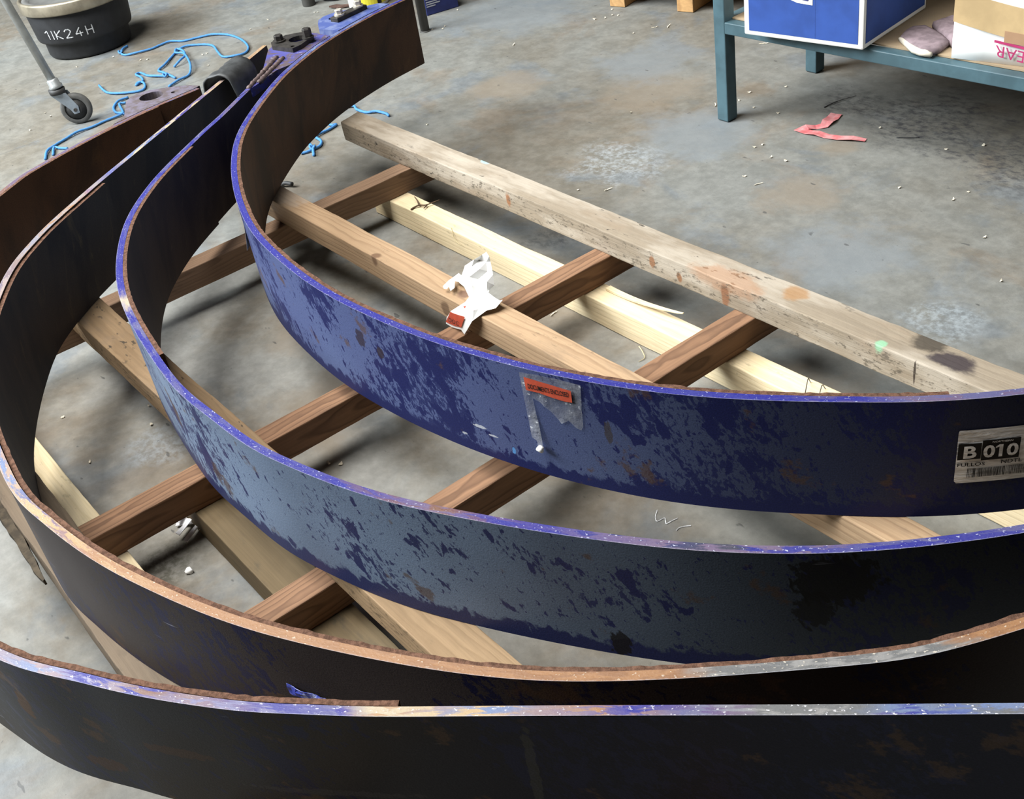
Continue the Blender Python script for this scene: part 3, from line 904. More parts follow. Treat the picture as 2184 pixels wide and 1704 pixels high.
# lug of the nearest band (behind, by the ropes)
bm = bmesh.new()
o4 = [(P4.pt(P4.u_at(a), 0, 0.001).x, P4.pt(P4.u_at(a), 0, 0.001).y) for a in (-166, -170, -174, -177.5)]
poly = [(-2.70, 0.792), (-2.788, 0.833), (-2.815, 0.856), (-2.822, 0.880), (-2.812, 0.910), (-2.785, 0.945), (-2.745, 0.985), (-2.712, 1.0)] + list(reversed(o4))
plate_bm(bm, poly, [circle(-2.766, 0.892, 0.030, 24), circle(-2.735, 0.938, 0.006, 12)], 0.333, 0.3622)
wpart('anchor_lug', bm, M_lug4, T4)

# ------------------------------------------------------------------ folded rubber over the brown band's rim
uc = P3.u_at(-160.5)
pc, pd, pn = P3.at(0.183)
bm = bmesh.new()
prof = [(0.058, 0.326), (0.058, 0.342), (0.050, 0.358), (0.036, 0.371), (0.018, 0.378), (-0.004, 0.3795), (-0.022, 0.372), (-0.033, 0.356), (-0.038, 0.334), (-0.041, 0.306), (-0.042, 0.280), (-0.041, 0.262)]
prof = [tuple(v) for v in (Vector((a, b, 0)) for a, b in prof)]
prof = crom(prof, 3)
na = 10
outer, inner = [], []
for i in range(na + 1):
    s = -0.062 + 0.124 * i / na
    ro, ri = [], []
    for k, q in enumerate(prof):
        t = k / (len(prof) - 1)
        w = 0.0035 * mnoise.noise(Vector((s * 30, q.x * 30, q.y * 30))) + 0.0016 * mnoise.noise(Vector((s * 90, q.x * 80, q.y * 80)))
        a, z = q.x + w, q.y + w
        ss = s - 0.016 * t
        a2, z2 = a * 0.93, z - 0.004
        p = Vector((pc.x, pc.y, 0))
        ro.append(bm.verts.new(p + pd * ss * -1 + pn * (a - ST / 2) + Vector((0, 0, z))))
        ri.append(bm.verts.new(p + pd * ss * -1 + pn * (a2 - ST / 2) + Vector((0, 0, z2))))
    outer.append(ro)
    inner.append(ri)
m = len(prof)
for i in range(na):
    for k in range(m - 1):
        bm.faces.new((outer[i][k], outer[i + 1][k], outer[i + 1][k + 1], outer[i][k + 1]))
        bm.faces.new((inner[i][k], inner[i][k + 1], inner[i + 1][k + 1], inner[i + 1][k]))
    for k in (0, m - 1):
        bm.faces.new((outer[i][k], inner[i][k], inner[i + 1][k], outer[i + 1][k]))
for i in (0, na):
    for k in range(m - 1):
        bm.faces.new((outer[i][k], outer[i][k + 1], inner[i][k + 1], inner[i][k]))
tag(bm_obj('rubber_pad', bm, M_rubber, None, True, off=(pc.x, pc.y, 0.32)), 'black rubber sheet folded over the rim of the rusty brown band', 'rubber pad')


# ------------------------------------------------------------------ stickers on the bright blue band
def wrap_patch(name, P, u0, v0, poly, mats, parent, off=0.0008, res=0.006, peel=None, thick=0.0):
    """flat shape (s, t metres) wrapped on the band's outer face; s along the band, t up"""
    bm = bmesh.new()
    if isinstance(poly, bpy.types.Mesh):
        bm.from_mesh(poly)
    else:
        vs = [bm.verts.new((x, y, 0)) for x, y in poly]
        bm.faces.new(vs)
        bm.normal_update()
        bmesh.ops.triangulate(bm, faces=bm.faces[:], ngon_method='EAR_CLIP')
    xs = [v.co.x for v in bm.verts]
    x = math.floor(min(xs) / res) * res
    while x < max(xs):
        bmesh.ops.bisect_plane(bm, geom=bm.verts[:] + bm.edges[:] + bm.faces[:], plane_co=(x, 0, 0), plane_no=(1, 0, 0), dist=1e-6)
        x += res
    ys = [v.co.y for v in bm.verts]
    y = math.floor(min(ys) / res) * res
    while peel and y < max(ys):
        bmesh.ops.bisect_plane(bm, geom=bm.verts[:] + bm.edges[:] + bm.faces[:], plane_co=(0, y, 0), plane_no=(0, 1, 0), dist=1e-6)
        y += res
    for v in bm.verts:
        s, t = v.co.x, v.co.y
        o = off + (peel(s, t) if peel else 0.0)
        v.co = P.pt(u0 + s, v0 + t, o)
    bm.normal_update()
    if bm.faces:
        f = bm.faces[:][0]
        c = f.calc_center_median()
        if sum(ff.normal.dot(Vector((ff.calc_center_median().x - P.C[0], ff.calc_center_median().y - P.C[1], 0))) for ff in bm.faces) < 0:
            bmesh.ops.reverse_faces(bm, faces=bm.faces[:])
    me = bpy.data.meshes.new(name)
    bm.to_mesh(me)
    bm.free()
    o = link(name, me, mats)
    if thick:
        sm = o.modifiers.new('thick', 'SOLIDIFY')
        sm.thickness = thick
        sm.offset = 1.0
    return o


def rect(x0, y0, x1, y1):
    return [(x0, y0), (x1, y0), (x1, y1), (x0, y1)]


def wrap_text(name, P, u0, v0, body, x, y, w, h, mat, off):
    me = text_mesh(body, 1.0, 0.0, 0.03 if len(body) < 4 else 0.012)
    xs = [v.co.x for v in me.vertices]
    ys = [v.co.y for v in me.vertices]
    for v in me.vertices:
        v.co.x = x + (v.co.x - min(xs)) / (max(xs) - min(xs)) * w
        v.co.y = y + (v.co.y - min(ys)) / (max(ys) - min(ys)) * h
    return wrap_patch(name, P, u0, v0, me, mat, None, off, 0.01)


# foil-covered white label "B 010"
tf = NT('label_film')
_p = tf.coord()
_s = tf.noise(tf.vmath('MULTIPLY', _p, (25, 25, 160)), 1.0, 4, 0.6, 0.4)
tf.bump(_s, 0.9, 0.004)
M_label = tf.out(tf.mix(tf.ss(_s, 0.40, 0.60), (0.56, 0.54, 0.51), (0.86, 0.85, 0.83)), 0.22, 0.1, 0.8)
M_labelink = plain('label_black', (0.013, 0.011, 0.010), 0.6, 0, 0.2, 60, 0, 0.15)
uL = P1.u_at(-44.45)
vL = 0.2262
lab = onparent(wrap_patch('label', P1, uL, vL, [(0.003, 0), (0.110, 0), (0.112, 0.003), (0.112, 0.085), (0.110, 0.087), (0.001, 0.087), (0, 0.084), (0, 0.004)], M_label, None, 0.0012), T1)
lab['label'] = 'crinkled white label reading B 010'


def sub(o, parent):
    o.parent = parent
    return o


sub(wrap_patch('print', P1, uL, vL, rect(0.001, 0.040, 0.0295, 0.066), M_labelink, None, 0.0024), lab)
sub(wrap_patch('print', P1, uL, vL, rect(0.0303, 0.037, 0.0770, 0.0695), M_labelink, None, 0.0024), lab)
sub(wrap_text('lettering', P1, uL, vL, 'B', 0.0080, 0.0425, 0.0160, 0.020, M_label, 0.0033), lab)
sub(wrap_text('lettering', P1, uL, vL, '010', 0.0320, 0.0415, 0.0430, 0.0205, M_label, 0.0033), lab)
sub(wrap_patch('lettering', P1, uL, vL, [(0.0468, 0.0560), (0.0530, 0.0590), (0.0530, 0.0620), (0.0512, 0.0620), (0.0468, 0.0585)], M_label, None, 0.0033), lab)
sub(wrap_text('lettering', P1, uL, vL, 'NORTHERN', 0.0420, 0.0652, 0.0250, 0.0028, M_label, 0.0033), lab)
sub(wrap_text('lettering', P1, uL, vL, 'FULLOS', 0.0020, 0.0285, 0.0340, 0.0058, M_labelink, 0.0024), lab)
sub(wrap_text('lettering', P1, uL, vL, 'NDTL', 0.0560, 0.0290, 0.0260, 0.0060, M_labelink, 0.0024), lab)
rb = random.Random(5)
x = 0.0150
bm = bmesh.new()
while x < 0.098:
    w = rb.choice([0.0004, 0.0004, 0.0008, 0.0012])
    vs = [bm.verts.new((a, b, 0)) for a, b in rect(x, 0.0095, x + w, 0.0245)]
    bm.faces.new(vs)
    x += w + rb.choice([0.0004, 0.0005, 0.0009])
me = bpy.data.meshes.new('bars')
bm.to_mesh(me)
bm.free()
sub(wrap_patch('barcode', P1, uL, vL, me, M_labelink, None, 0.0024, 0.006), lab)

# torn clear document pouch with red strip
tp = NT('clear_plastic')
_p = tp.coord()
_a = tp.noise(_p, 90, 5, 0.7)
_b = tp.noise(_p, 22, 4, 0.6)
tp.bump(tp.math('ADD', _a, _b), 0.6, 0.002)
M_clear = tp.out(tp.mix(tp.ss(_a, 0.55, 0.68), (0.26, 0.27, 0.30), (0.72, 0.74, 0.78)), 0.25, 0.0, 0.5, tp.math('MAXIMUM', tp.ss(_b, 0.35, 0.7, 0.25, 0.6), tp.ss(_a, 0.57, 0.66, 0.0, 0.85)))
uP = P1.u_at(-70.2)
vP = 0.2185
def pl_peel(s, t):
    return 0.0012 + 0.0022 * max(0.0, mnoise.noise(Vector((s * 70, t * 70, 2)))) + max(0.0, (0.055 - t)) * 0.10
pouch = onparent(wrap_patch('document_pouch', P1, uP, vP, [(0.0, 0.136), (0.002, 0.060), (0.006, 0.022), (0.014, 0.018), (0.017, 0.002), (0.025, 0.0), (0.0225, 0.030), (0.0190, 0.060), (0.0165, 0.094), (0.030, 0.089), (0.044, 0.078), (0.060, 0.060), (0.072, 0.068), (0.082, 0.058), (0.0905, 0.055), (0.0945, 0.062), (0.0965, 0.100), (0.099, 0.136), (0.060, 0.1385), (0.030, 0.1380)], M_clear, None, 0.0004, 0.005, pl_peel), T1)
pouch['label'] = 'torn clear plastic document pouch'
red = sub(wrap_patch('red_strip', P1, uP, vP, [(0.009, 0.108), (0.030, 0.1085), (0.050, 0.1055), (0.070, 0.1035), (0.0835, 0.104), (0.084, 0.1245), (0.050, 0.128), (0.0085, 0.131)], M_redprint, None, 0.0040, 0.005), pouch)
sub(wrap_text('lettering', P1, uP, vP, 'DOCUMENTS ENCLOSED', 0.0135, 0.1125, 0.066, 0.0085, M_blackprint, 0.0044), pouch)
bm = bmesh.new()
bmesh.ops.create_icosphere(bm, subdivisions=2, radius=0.006)
for v in bm.verts:
    v.co += mnoise.noise_vector(v.co * 160) * 0.002
bmesh.ops.translate(bm, verts=bm.verts, vec=P1.pt(uP + 0.0195, vP + 0.006, 0.008))
sub(bm_obj('paper_wad', bm, M_paper, None, True), pouch)

# paper flap on the left flank and blue tape scrap on the brown band
fl = onparent(wrap_patch('paper_label', P1, P1.u_at(-115.5), 0.212, [(0, 0), (0.036, 0.004), (0.040, 0.090), (0.030, 0.122), (0.004, 0.118)], M_paper, None, 0.0006, 0.006, lambda s, t: 0.0010 + 0.012 * max(0.0, (0.07 - t) / 0.07) ** 1.5 * (s / 0.04), 0.0004), T1)
fl['label'] = 'curling blank white paper label'
tb = NT('blue_film')
_a = tb.noise(tb.coord(), 60, 5, 0.7)
M_bluefilm = tb.out(tb.mix(tb.ss(_a, 0.45, 0.62), (0.05, 0.07, 0.40), (0.45, 0.50, 0.75)), 0.25, 0.0, 0.6)
bt = onparent(wrap_patch('tape_scrap', P3, P3.u_at(-64.5), 0.263, [(0.0, 0.003), (0.048, 0.0), (0.052, 0.011), (0.030, 0.015), (0.0, 0.020)], M_bluefilm, None, 0.002, 0.005, lambda s, t: 0.004 * abs(mnoise.noise(Vector((s * 80, t * 150, 1)))), 0.0006), T3)
bt['label'] = 'peeling scrap of blue film'

# ------------------------------------------------------------------ crumpled paper with red label on the tan rail
PO = [(-1.635, 1.053, 0.2265), (-1.6159, 1.0451, 0.2269), (-1.6185, 1.0475, 0.2153), (-1.5984, 1.0351, 0.1978), (-1.5846, 1.0251, 0.1845), (-1.5874, 1.0132, 0.1782), (-1.577, 1.0045, 0.1814), (-1.5879, 1.0075, 0.1747), (-1.5548, 1.0024, 0.1774), (-1.5347, 0.9982, 0.1822), (-1.5269, 0.9999, 0.1855), (-1.5248, 0.9803, 0.178), (-1.5321, 0.964, 0.1725), (-1.5457, 0.9503, 0.1632), (-1.5679, 0.9591, 0.1364), (-1.5837, 0.9632, 0.118), (-1.5918, 0.9628, 0.125), (-1.6237, 0.9638, 0.118), (-1.6437, 0.9651, 0.1183), (-1.6366, 0.9602, 0.1349), (-1.6155, 0.953, 0.1579), (-1.5896, 0.9573, 0.1755), (-1.5982, 0.973, 0.1755), (-1.6209, 0.9834, 0.1754), (-1.6307, 0.9868, 0.1824), (-1.6536, 0.9931, 0.176), (-1.6587, 0.9937, 0.18), (-1.6713, 0.9927, 0.176), (-1.647, 0.9744, 0.18), (-1.6438, 0.9628, 0.18), (-1.6638, 0.9725, 0.176), (-1.6588, 0.9648, 0.176), (-1.665, 0.9613, 0.176), (-1.671, 0.9639, 0.18), (-1.6796, 0.9786, 0.176), (-1.6802, 0.9853, 0.18), (-1.6826, 0.9992, 0.18), (-1.6895, 1.0157, 0.176), (-1.6734, 1.0114, 0.18), (-1.6503, 1.0029, 0.202), (-1.654, 1.0113, 0.209), (-1.6371, 1.0229, 0.2227), (-1.6294, 1.0385, 0.229)]
PI_ = [(-1.637, 1.0349, 0.216), (-1.6235, 1.0416, 0.2139), (-1.6325, 1.0122, 0.2136), (-1.6175, 1.019, 0.2108), (-1.611, 1.0323, 0.202), (-1.6248, 0.9984, 0.201), (-1.6173, 1.0123, 0.1922), (-1.5911, 1.0141, 0.1947), (-1.6114, 0.9912, 0.1898), (-1.6039, 1.005, 0.181), (-1.6027, 0.987, 0.1755), (-1.59, 0.9954, 0.1725), (-1.586, 0.9711, 0.1725), (-1.5663, 0.9752, 0.1755), (-1.5601, 0.991, 0.1725), (-1.5407, 0.9899, 0.1768), (-1.5684, 0.9552, 0.1725), (-1.549, 0.9593, 0.1755), (-1.5434, 0.9734, 0.1755), (-1.5717, 0.9466, 0.1755), (-1.5522, 0.9486, 0.1687), (-1.5817, 0.9535, 0.1547), (-1.6024, 0.955, 0.1508), (-1.572, 0.957, 0.1433), (-1.5979, 0.9592, 0.1368), (-1.6767, 0.9886, 0.176), (-1.6755, 0.9994, 0.18), (-1.6708, 0.9749, 0.176), (-1.6692, 1.0047, 0.176)]
from mathutils.geometry import delaunay_2d_cdt


def sheet(name, outline, inner, mat, lift=0.0, thick=0.0006):
    """crumpled sheet: triangulated across the direction it mostly faces"""
    n = Vector((0.62, -0.42, 0.66)).normalized()
    e1 = Vector((0.56, 0.83, 0)).normalized()
    e2 = n.cross(e1).normalized()
    P = [Vector(p) for p in outline + inner]
    v2 = [Vector((p.dot(e1), p.dot(e2))) for p in P]
    nb = len(outline)
    r = delaunay_2d_cdt(v2, [(i, (i + 1) % nb) for i in range(nb)], [], 1, 1e-6)
    bm = bmesh.new()
    vs = []
    for i, src in enumerate(r[3]):
        vs.append(bm.verts.new(P[src[0]] + n * lift) if src else None)
    for f in r[2]:
        if all(vs[i] for i in f):
            bm.faces.new([vs[i] for i in f])
    bmesh.ops.recalc_face_normals(bm, faces=bm.faces)
    me = bpy.data.meshes.new(name)
    bm.to_mesh(me)
    bm.free()
    o = link(name, me, mat)
    s = o.modifiers.new('thick', 'SOLIDIFY')
    s.thickness = thick
    s.offset = 0
    return o


def clampz(L):
    # keep the drape just clear of the rail's side and top
    out = []
    for x, y, z in L:
        if z < 0.1685:
            y = min(y, 0.938)
        else:
            z = max(z, 0.178)
        out.append((x, y, z))
    return out


pap = sheet('crumpled_paper', clampz(PO), clampz(PI_), M_paper)
tag(pap, 'crumpled white paper with red label standing on the tan rail', 'paper')
sub(sheet('red_label', clampz([(-1.6187, 0.9544, 0.1535), (-1.5985, 0.9532, 0.1563), (-1.5693, 0.951, 0.162), (-1.5899, 0.9611, 0.1303), (-1.6179, 0.9633, 0.1237), (-1.6433, 0.9642, 0.1214)]), [], M_redprint, 0.004), pap)
sub(sheet('red_label', [(-1.5817, 0.9462, 0.1755), (-1.5806, 0.9519, 0.1755), (-1.5535, 0.951, 0.1755), (-1.5659, 0.9494, 0.1669)], [], M_redprint, 0.004), pap)
me = text_mesh('DOC', 0.017)
for v in me.vertices:
    q = Vector((-1.6260, 0.9335, 0.1320)) + Vector((0.92, 0.0, 0.10)) * v.co.x + Vector((0.28, 0, 0.92)) * v.co.y
    v.co = q
sub(link('lettering', me, M_blackprint), pap)


# ------------------------------------------------------------------ ropes
def rope(name, label, runs, r=0.0042, knots=(), lift=()):
    first = None
    bm = bmesh.new()
    for pts in runs:
        P = [Vector((x, y, 0.0005 + r + (0.002 if i % 3 == 1 else 0.0) + (0.0095 if runs[0] is pts and i in lift else 0.0))) for i, (x, y) in enumerate(pts)]
        Q = crom(P, 6)
        # lay of the strands shows as a slow thickening and thinning
        tube_bm(bm, Q, lambda t, n=len(Q): r * (1 + 0.10 * math.sin(t * n * 2.2)), 8)
    for (x, y) in knots:
        for k in range(3):
            c = Vector((x, y, r + 0.002))
            ring = [c + Vector((0.008 * math.cos(a + k), 0.007 * math.sin(a + k), 0.0035 * math.sin(2 * a + k * 2) + 0.0035)) for a in [2 * math.pi * i / 12 for i in range(13)]]
            tube_bm(bm, ring, r * 0.85, 6)
    o = bm_obj(name, bm, M_rope, None, True, off=(runs[0][0][0], runs[0][0][1], 0))
    return tag(o, label, 'rope')


rope('rope', 'long blue rope looping across the floor beside the black tub', [[(-4.545, 1.440), (-4.525, 1.415), (-4.482, 1.387), (-4.438, 1.389), (-4.413, 1.424), (-4.402, 1.481), (-4.41, 1.521), (-4.407, 1.566), (-4.359, 1.602), (-4.337, 1.655), (-4.306, 1.703), (-4.243, 1.736), (-4.158, 1.74), (-4.065, 1.723), (-4.0, 1.7), (-3.963, 1.665), (-3.969, 1.627), (-4.008, 1.599), (-4.084, 1.614), (-4.154, 1.633), (-4.205, 1.635), (-4.249, 1.612), (-4.279, 1.575), (-4.272, 1.535), (-4.219, 1.485), (-4.151, 1.425), (-4.119, 1.386), (-4.076, 1.386), (-4.019, 1.385), (-3.97, 1.386)]], knots=[(-4.482, 1.387)])
rope('rope', 'knotted loop of blue rope just above the lilac lug', [[(-4.096, 1.439), (-4.11, 1.475), (-4.147, 1.51), (-4.21, 1.532), (-4.25, 1.525), (-4.222, 1.505), (-4.182, 1.519), (-4.094, 1.498), (-4.004, 1.466), (-3.95, 1.43), (-3.931, 1.382), (-3.908, 1.332)]], lift=(1, 2, 3, 4, 5, 6, 7, 8))
rope('rope', 'short curled blue rope tail between the trolley wheel and knotted loop', [[(-4.032, 1.371), (-4.062, 1.351), (-4.105, 1.336), (-4.164, 1.333), (-4.155, 1.312), (-4.112, 1.313), (-4.065, 1.3), (-4.053, 1.28), (-4.046, 1.265), (-4.069, 1.284), (-4.034, 1.291), (-3.981, 1.27), (-3.975, 1.242), (-4.015, 1.194), (-4.07, 1.17), (-4.122, 1.17), (-4.182, 1.178)]], knots=[(-4.025, 1.372)])
rope('rope', 'blue rope running along behind the nearest band from its lilac lug', [[(-3.95, 1.194), (-3.943, 1.155), (-3.9, 1.119), (-3.844, 1.105), (-3.803, 1.113), (-3.802, 1.049), (-3.792, 0.997), (-3.792, 0.946), (-3.773, 0.897), (-3.748, 0.846), (-3.72, 0.816), (-3.662, 0.789)], [(-3.904, 1.166), (-3.908, 1.145), (-3.845, 1.128), (-3.798, 1.115)], [(-3.673, 0.819), (-3.728, 0.843), (-3.707, 0.856), (-3.68, 0.871)]])
rope('rope', 'blue rope end poking out past the far end of the grey rail', [[(-3.13, 1.575), (-3.104, 1.607), (-3.07, 1.599), (-3.019, 1.603), (-2.994, 1.623), (-2.953, 1.632), (-2.929, 1.627)]])
rope('rope', 'blue rope with frayed knot on the floor inside the bright blue band', [[(-3.044, 1.481), (-3.025, 1.482), (-3.023, 1.494), (-3.01, 1.46), (-2.998, 1.406), (-2.954, 1.398), (-2.925, 1.377), (-2.919, 1.351), (-2.92, 1.33), (-2.927, 1.313)], [(-2.966, 1.365), (-2.929, 1.354), (-2.878, 1.328)]], knots=[(-2.925, 1.352)])

# ------------------------------------------------------------------ black tub with chalk number
TB = (-4.73, 1.36)
t = thing('rubber_tub', 'black tub chalked 11K24H with a metal ring round its top', 'tub', (TB[0], TB[1], 0))
bm = bmesh.new()
lathe_bm(bm, [(0.150, 0.0), (0.160, 0.004), (0.164, 0.012), (0.166, 0.062), (0.168, 0.066), (0.184, 0.070), (0.187, 0.078), (0.198, 0.185), (0.196, 0.190), (0.10, 0.191)], 72)
bm_obj('body', bm, M_tub, t, True)
bm = bmesh.new()
lathe_bm(bm, [(0.190, 0.183), (0.207, 0.183), (0.211, 0.188), (0.209, 0.205), (0.211, 0.222), (0.207, 0.228), (0.200, 0.229), (0.196, 0.222)], 72, cap0=False, cap1=False)
bm_obj('clamp_ring', bm, M_zinc, t, True)
bm = bmesh.new()
lathe_bm(bm, [(0.199, 0.2), (0.199, 0.219), (0.192, 0.224), (0.175, 0.224), (0.170, 0.216), (0.02, 0.216)], 72)
bm_obj('lid', bm, M_lid, t, True)


def rad_at(z):
    return 0.187 + (z - 0.078) / 0.107 * 0.011


GL = {'1': [[(0, .75), (.35, 1.0), (.35, 0)]], 'I': [[(.2, 1.0), (.2, 0)]], 'K': [[(.05, 1), (.05, 0)], [(.6, 1), (.05, .45), (.65, 0)]],
      '2': [[(0, .78), (.15, .98), (.45, .98), (.58, .75), (.4, .45), (0, .03), (.62, .05)]], '4': [[(.45, 1), (.0, .32), (.65, .36)], [(.42, .62), (.42, 0)]], 'H': [[(.05, 1), (.05, 0)], [(.6, 1), (.6, 0)], [(.05, .5), (.6, .52)]]}


def strokes(body, adv):
    out = []
    x = 0.0
    for ch, a in zip(body, adv):
        for s in GL[ch]:
            out.append([(x + p[0], p[1]) for p in s])
        x += a
    return out, x


S, wtot = strokes('1IK24H', [.62, .5, .95, .95, .95, .7])
bm = bmesh.new()
for s in S:
    P = []
    for a, b in zip(s, s[1:]):
        for k in range(6):
            P.append((a[0] + (b[0] - a[0]) * k / 6, a[1] + (b[1] - a[1]) * k / 6))
    P.append(s[-1])
    Q = []
    for i, (x_, y_) in enumerate(P):
        a = math.radians(-67.0 + (x_ / wtot) * 60.0)
        z = 0.094 + y_ * 0.034 - 0.002 * x_ / wtot
        r = rad_at(z) + 0.0008
        Q.append((a, z, r))
    for i in range(len(Q) - 1):
        (a0, z0, r0), (a1, z1, r1) = Q[i], Q[i + 1]
        du, dv = (a1 - a0) * r0, z1 - z0
        l = math.hypot(du, dv) or 1
        w = 0.0019 * (1 + 0.4 * mnoise.noise(Vector((a0 * 40, z0 * 300, 1))))
        nx, ny = -dv / l * w, du / l * w
        vs = []
        for (a, z, r, sg) in ((a0, z0, r0, 1), (a1, z1, r1, 1), (a1, z1, r1, -1), (a0, z0, r0, -1)):
            aa = a + sg * nx / r
            zz = z + sg * ny
            rr = rad_at(zz) + 0.0008
            vs.append(bm.verts.new((rr * math.cos(aa), rr * math.sin(aa), zz)))
        bm.faces.new(vs)
bm_obj('chalk_number', bm, M_chalk, t)

# ------------------------------------------------------------------ trolley leg with castor
WC = Vector((-3.882, 0.995, 0.052))
SV = Vector((-3.902, 0.961, 0.141))
t = thing('trolley', 'grey tubular trolley leg on a castor beside the black tub', 'trolley', (SV.x, SV.y, 0))
bm = bmesh.new()
ax = Vector((-0.045, -0.040, 0.30)).normalized()
top = SV + ax * 1.05
tube_bm(bm, [SV + ax * 0.004, SV + ax * 0.4, top], 0.0135, 20)
wpart('tube_leg', bm, M_tubegrey, t, True)
bm = bmesh.new()
M = Matrix.Translation(SV) @ ax.to_track_quat('Z', 'Y').to_matrix().to_4x4()
lathe_bm(bm, [(0.014, -0.012), (0.022, -0.012), (0.023, -0.004), (0.019, 0.0), (0.019, 0.016), (0.015, 0.020)], 32)
bmesh.ops.transform(bm, matrix=M, verts=bm.verts)
wpart('collar', bm, M_tubegrey, t, True)
bm = bmesh.new()
lathe_bm(bm, [(0.020, -0.030), (0.026, -0.029), (0.027, -0.014), (0.020, -0.012)], 32, (SV.x, SV.y, SV.z))
wpart('swivel', bm, M_tyre_dark, t, True)
# wheel axis roughly toward the camera
wa = Vector((0.034, -0.020, 0)).normalized()
wa = Vector((WC.y - SV.y, SV.x - WC.x, 0)).normalized()
wd = Vector((-wa.y, wa.x, 0))
MW = Matrix.Translation(WC) @ wa.to_track_quat('Z', 'Y').to_matrix().to_4x4()
bm = bmesh.new()
lathe_bm(bm, [(0.036, -0.011), (0.046, -0.012), (0.0505, -0.008), (0.052, 0.0), (0.0505, 0.008), (0.046, 0.012), (0.036, 0.011)], 48, cap0=False, cap1=False)
bmesh.ops.transform(bm, matrix=MW, verts=bm.verts)
wh = wpart('wheel', bm, M_tyre, t, True)
bm = bmesh.new()
lathe_bm(bm, [(0.037, -0.009), (0.036, -0.006), (0.022, -0.005), (0.021, -0.011), (0.010, -0.013), (0.010, 0.013), (0.021, 0.011), (0.022, 0.005), (0.036, 0.006), (0.037, 0.009)], 40)
bmesh.ops.transform(bm, matrix=MW, verts=bm.verts)
hb = bm_obj('hub', bm, M_tyre_dark, None, True)
hb.parent = wh
for sg in (-1, 1):
    bm = bmesh.new()
    o = wa * (0.0155 * sg)
    top_c = Vector((SV.x, SV.y, SV.z - 0.028)) + o
    hd = Vector((WC.x - SV.x, WC.y - SV.y, 0)).normalized()
    pts = [top_c - hd * 0.022, top_c + hd * 0.028, WC + o + hd * 0.013 + Vector((0, 0, 0.010)), WC + o + hd * 0.010 - Vector((0, 0, 0.012)), WC + o - hd * 0.008 - Vector((0, 0, 0.014)), WC + o - hd * 0.016 + Vector((0, 0, 0.004))]
    a = [bm.verts.new(p - wa * 0.0012) for p in pts]
    b = [bm.verts.new(p + wa * 0.0012) for p in pts]
    bm.faces.new(a)
    bm.faces.new(list(reversed(b)))
    for k in range(len(pts)):
        bm.faces.new((a[k], a[(k + 1) % len(pts)], b[(k + 1) % len(pts)], b[k]))
    wpart('fork_plate', bm, M_zincfork, t)
bm = bmesh.new()
lathe_bm(bm, [(0.006, -0.021), (0.006, 0.021)], 12)
bmesh.ops.transform(bm, matrix=MW, verts=bm.verts)
wpart('axle_bolt', bm, M_bolt, t)

# ------------------------------------------------------------------ teal steel bench with low shelf
t = thing('workbench', 'teal steel bench with a low cardboard-lined shelf', 'workbench', (-2.04, 2.15, 0))
LG = 0.038
for (x, y) in ((-2.038, 2.154), (-2.058, 2.540), (-0.72, 2.20), (-0.74, 2.586)):
    bm = bmesh.new()
    box_bm(bm, (x, y, 0.42), (LG, LG, 0.836))
    lg = wpart('leg', bm, M_teal, t, bevel=0.003)
    bm = bmesh.new()
    box_bm(bm, (x, y, 0.004), (LG * 0.8, LG * 0.8, 0.008))
    ft = bm_obj('foot', bm, M_tyre_dark)
    ft.parent = lg
shf = 0.272


def rail_between(a, b, z0, z1, th=0.03):
    bm = bmesh.new()
    a, b = Vector(a), Vector(b)
    d = b - a
    box_bm(bm, ((a.x + b.x) / 2, (a.y + b.y) / 2, (z0 + z1) / 2), (d.length, th, z1 - z0), Matrix.Rotation(math.atan2(d.y, d.x), 4, 'Z'))
    wpart('shelf_rail', bm, M_teal, t, bevel=0.002)


rail_between((-2.02, 2.150), (-0.74, 2.196), shf - 0.030, shf)
rail_between((-2.04, 2.540), (-0.76, 2.586), shf - 0.030, shf)
rail_between((-2.041, 2.17), (-2.056, 2.525), shf - 0.030, shf)
rail_between((-0.722, 2.22), (-0.738, 2.57), shf - 0.030, shf)
rail_between((-2.02, 2.154), (-0.74, 2.200), 0.79, 0.838)
rail_between((-2.04, 2.540), (-0.76, 2.586), 0.79, 0.838)
bm = bmesh.new()
vs = [bm.verts.new((x, y, shf + 0.0005)) for x, y in ((-2.018, 2.164), (-0.745, 2.210), (-0.762, 2.575), (-2.036, 2.528))]
f = bm.faces.new(vs)
e = bmesh.ops.extrude_face_region(bm, geom=[f])
bmesh.ops.translate(bm, verts=[g for g in e['geom'] if isinstance(g, bmesh.types.BMVert)], vec=(0, 0, 0.004))
sl = wpart('shelf_liner', bm, M_card, t)
sl['label'] = 'brown cardboard shelf lining'
bm = bmesh.new()
box_bm(bm, (-1.39, 2.40, 0.853), (1.44, 0.50, 0.03), Matrix.Rotation(0.036, 4, 'Z'))
wpart('worktop', bm, M_worktop, t, bevel=0.003)
SH = shf + 0.0050


# ------------------------------------------------------------------ cartons, glove on the shelf
def face_poly(bm, o, ex, ez, pts, n, off, th=0.0006):
    """thin print patch on a carton face"""
    base = [o + ex * a + ez * b + n * off for a, b in pts]
    a = [bm.verts.new(p) for p in base]
    b = [bm.verts.new(p + n * th) for p in base]
    bm.faces.new(b)
    for k in range(len(a)):
        bm.faces.new((a[k], a[(k + 1) % len(a)], b[(k + 1) % len(a)], b[k]))


